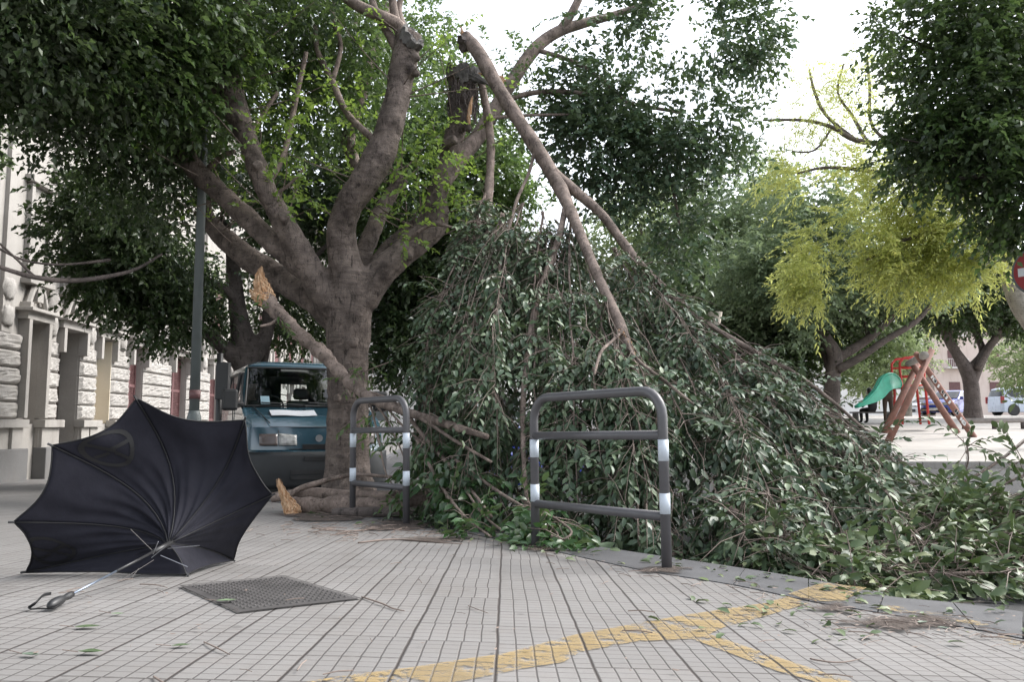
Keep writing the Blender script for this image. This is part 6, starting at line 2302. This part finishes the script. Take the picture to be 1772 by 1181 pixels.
# ---------------------------------------------------------------- single leaves, twigs and litter on the pavement
def single_leaf(label, px, py, L, ang, mat, off=0.004, cup=0.5, zf=zs):
    p = G(px, py, zf, off)
    t = thing('loose_leaf', label, 'leaf', p)
    m2 = MB()

    def fn(s, r):
        x = s * L
        wv = 0.21 * L * math.sin(math.pi * min(1, s ** 0.85)) * (2 * r - 1)
        z = 0.003 + cup * 0.9 * wv * wv / L + 0.12 * L * (s - 0.5) ** 2 * cup
        c, sn = math.cos(ang), math.sin(ang)
        return Vector((x * c - wv * sn, x * sn + wv * c, z))
    m2.grid(fn, 10, 6)
    b = m2.build('blade', mat, t, smooth=True)
    c, sn = math.cos(ang), math.sin(ang)
    MB().tube([(0, 0, 0.005), (-0.02 * c, -0.02 * sn, 0.008), (-0.045 * c, -0.045 * sn, 0.012)], 0.0013, 5).build('stalk', M['twig'], t)
    return t


M['leaf_loose'] = mat_plain('loose_green_leaf', (0.065, 0.10, 0.042), 0.45, var=0.25, scale=30)
M['leaf_loose_pale'] = mat_plain('loose_pale_leaf', (0.14, 0.20, 0.11), 0.5, var=0.2, scale=30)
M['leaf_loose_grey'] = mat_plain('loose_grey_leaf', (0.12, 0.16, 0.115), 0.4, var=0.2, scale=30)
for a in [('narrow green leaf on the tiles between umbrella handle and manhole cover', 128, 1088, .085, .25, 'leaf_loose', .8), ('curled green leaf lying by itself near the bottom left', 135, 1132, .075, .1, 'leaf_loose', 2.2),
          ('yellowish leaf nearest the bottom left corner', 38, 1135, .06, -.2, 'leaf_loose_grey', 2), ('thin pale leaf lying alone just right of the umbrella handle', 192, 1064, .05, .0, 'leaf_loose_pale', .6),
          ('small ragged leaf left of the manhole cover, nearer the viewer', 296, 1121, .06, .35, 'leaf_loose', 1.2), ('pale green leaf lying on the manhole cover', 374, 1042, .08, .3, 'leaf_loose_pale', .8),
          ('grey green leaf on the soil patch by the dropped kerb', 1588, 1080, .055, .4, 'leaf_loose_grey', 1.5), ('smaller grey leaf right of the soil patch at the dropped kerb', 1622, 1088, .045, -.3, 'leaf_loose_grey', 1.5),
          ('pale leaf fallen on the grey kerb slab at the right', 1594, 1064, .04, .9, 'leaf_loose_pale', 1.2)]:
    single_leaf(a[0], a[1], a[2], a[3], a[4], M[a[5]], 0.012 if a[1] > 1500 or a[1] == 374 else 0.004, a[6])


def single_twig(label, pxs, r=0.0026):
    pts = [G(x, y, off=0.006 + (0.004 if k % 2 else 0)) for k, (x, y) in enumerate(pxs)]
    t = thing('loose_twig', label, 'twig', pts[0])
    p_, r_ = catmull(pts, [r] * (len(pts) - 1) + [r * 0.5], 4)
    MB().tube(p_, r_, 6).build('stem', M['twig'], t, smooth=True, world=True)


single_twig('short bent twig left of the middle, near the bottom edge', [(353, 1112), (375, 1122), (398, 1134)])
single_twig('long curved twig on the tiles at the lower right', [(1402, 1141), (1430, 1146), (1460, 1147), (1494, 1140)])
single_twig('thin twig pointing from the corner of the manhole cover', [(626, 1034), (660, 1045), (680, 1054), (700, 1058)], 0.0035)
single_twig('twig lying just behind the manhole cover beside the umbrella', [(242, 1012), (270, 1013), (290, 1018)])
single_twig('small twig in the middle of the pavement', [(810, 1049), (828, 1056), (845, 1062)], 0.0018)
single_twig('twig at the bottom edge left of the yellow line', [(266, 1172), (278, 1180), (290, 1186)], 0.003)
single_twig('brown twig nearest the far barrier, flat on the tiles', [(540, 914), (600, 920), (660, 916), (720, 920)], 0.006)
single_twig('long brown twig on the tiles in front of the far barrier', [(620, 940), (680, 934), (740, 938), (800, 942)], 0.006)

mb = MB()
for k in range(800):
    z = random.random()
    if z < 0.35:
        i = random.randint(0, 11)
        f = random.random()
        a, b = K_IN_PX[i], K_IN_PX[min(11, i + 1)]
        px, py = a[0] + (b[0] - a[0]) * f + random.gauss(0, 30), a[1] + (b[1] - a[1]) * f + random.gauss(2, 5)
    elif z < 0.7:
        px, py = random.gauss(620, 110), random.gauss(915, 12)
    elif z < 0.85:
        px, py = random.gauss(1580, 120), random.gauss(1085, 18)
    else:
        px, py = random.uniform(0, 1772), random.uniform(930, 1175)
    p = G(px, min(1178, max(880, py)), zs, 0.012)
    s = random.uniform(0.004, 0.016) * (1.6 if p.y > 6 else 1)
    a = random.uniform(0, 6.28)
    if random.random() < 0.4:
        d = Vector((math.cos(a), math.sin(a), 0)) * s * 3.5
        mb.tube([p - d, p + Vector((0, 0, s * 0.3)), p + d], s * 0.14, 4)
    else:
        ca, sa = math.cos(a), math.sin(a)
        tl = random.uniform(-0.25, 0.25)
        mb.add([p + Vector((ca * u - sa * v, sa * u + ca * v, abs(u) * 0.15 + v * tl + s * 0.12)) for u, v in ((-s, 0), (-s * .3, -s * .4), (s * .4, -s * .35), (s, 0), (s * .3, s * .4), (-s * .4, s * .3))], [(0, 1, 2, 3, 4, 5)])
tag(mb.build('litter', M['twig'], None), kind='stuff')
tl_p, tl_d = [], []
for k in range(170):
    if k < 110:
        i = random.randint(3, 10)
        f = random.random()
        a, b = K_OUT_PX[i], K_OUT_PX[i + 1]
        px, py = a[0] + (b[0] - a[0]) * f, a[1] + (b[1] - a[1]) * f + abs(random.gauss(4, 12))
    else:
        px, py = random.gauss(1480, 170), random.gauss(1062, 26)
    p = G(px, min(1170, max(890, py)), zs, 0.012)
    tl_p.append(tuple(p))
    tl_d.append((random.gauss(0, 1), random.gauss(0, 1), random.gauss(0, .06)))
n_ = len(tl_p)
o = leaf_object('torn_leaves', np.array(tl_p), np.array(tl_d), np.array([0, 0, 1.0]) + rng.normal(0, .25, (n_, 3)), rng.uniform(.03, .085, n_), 0.5, 'fine', M['leaf_fallen_lit'], None, 'stuff')
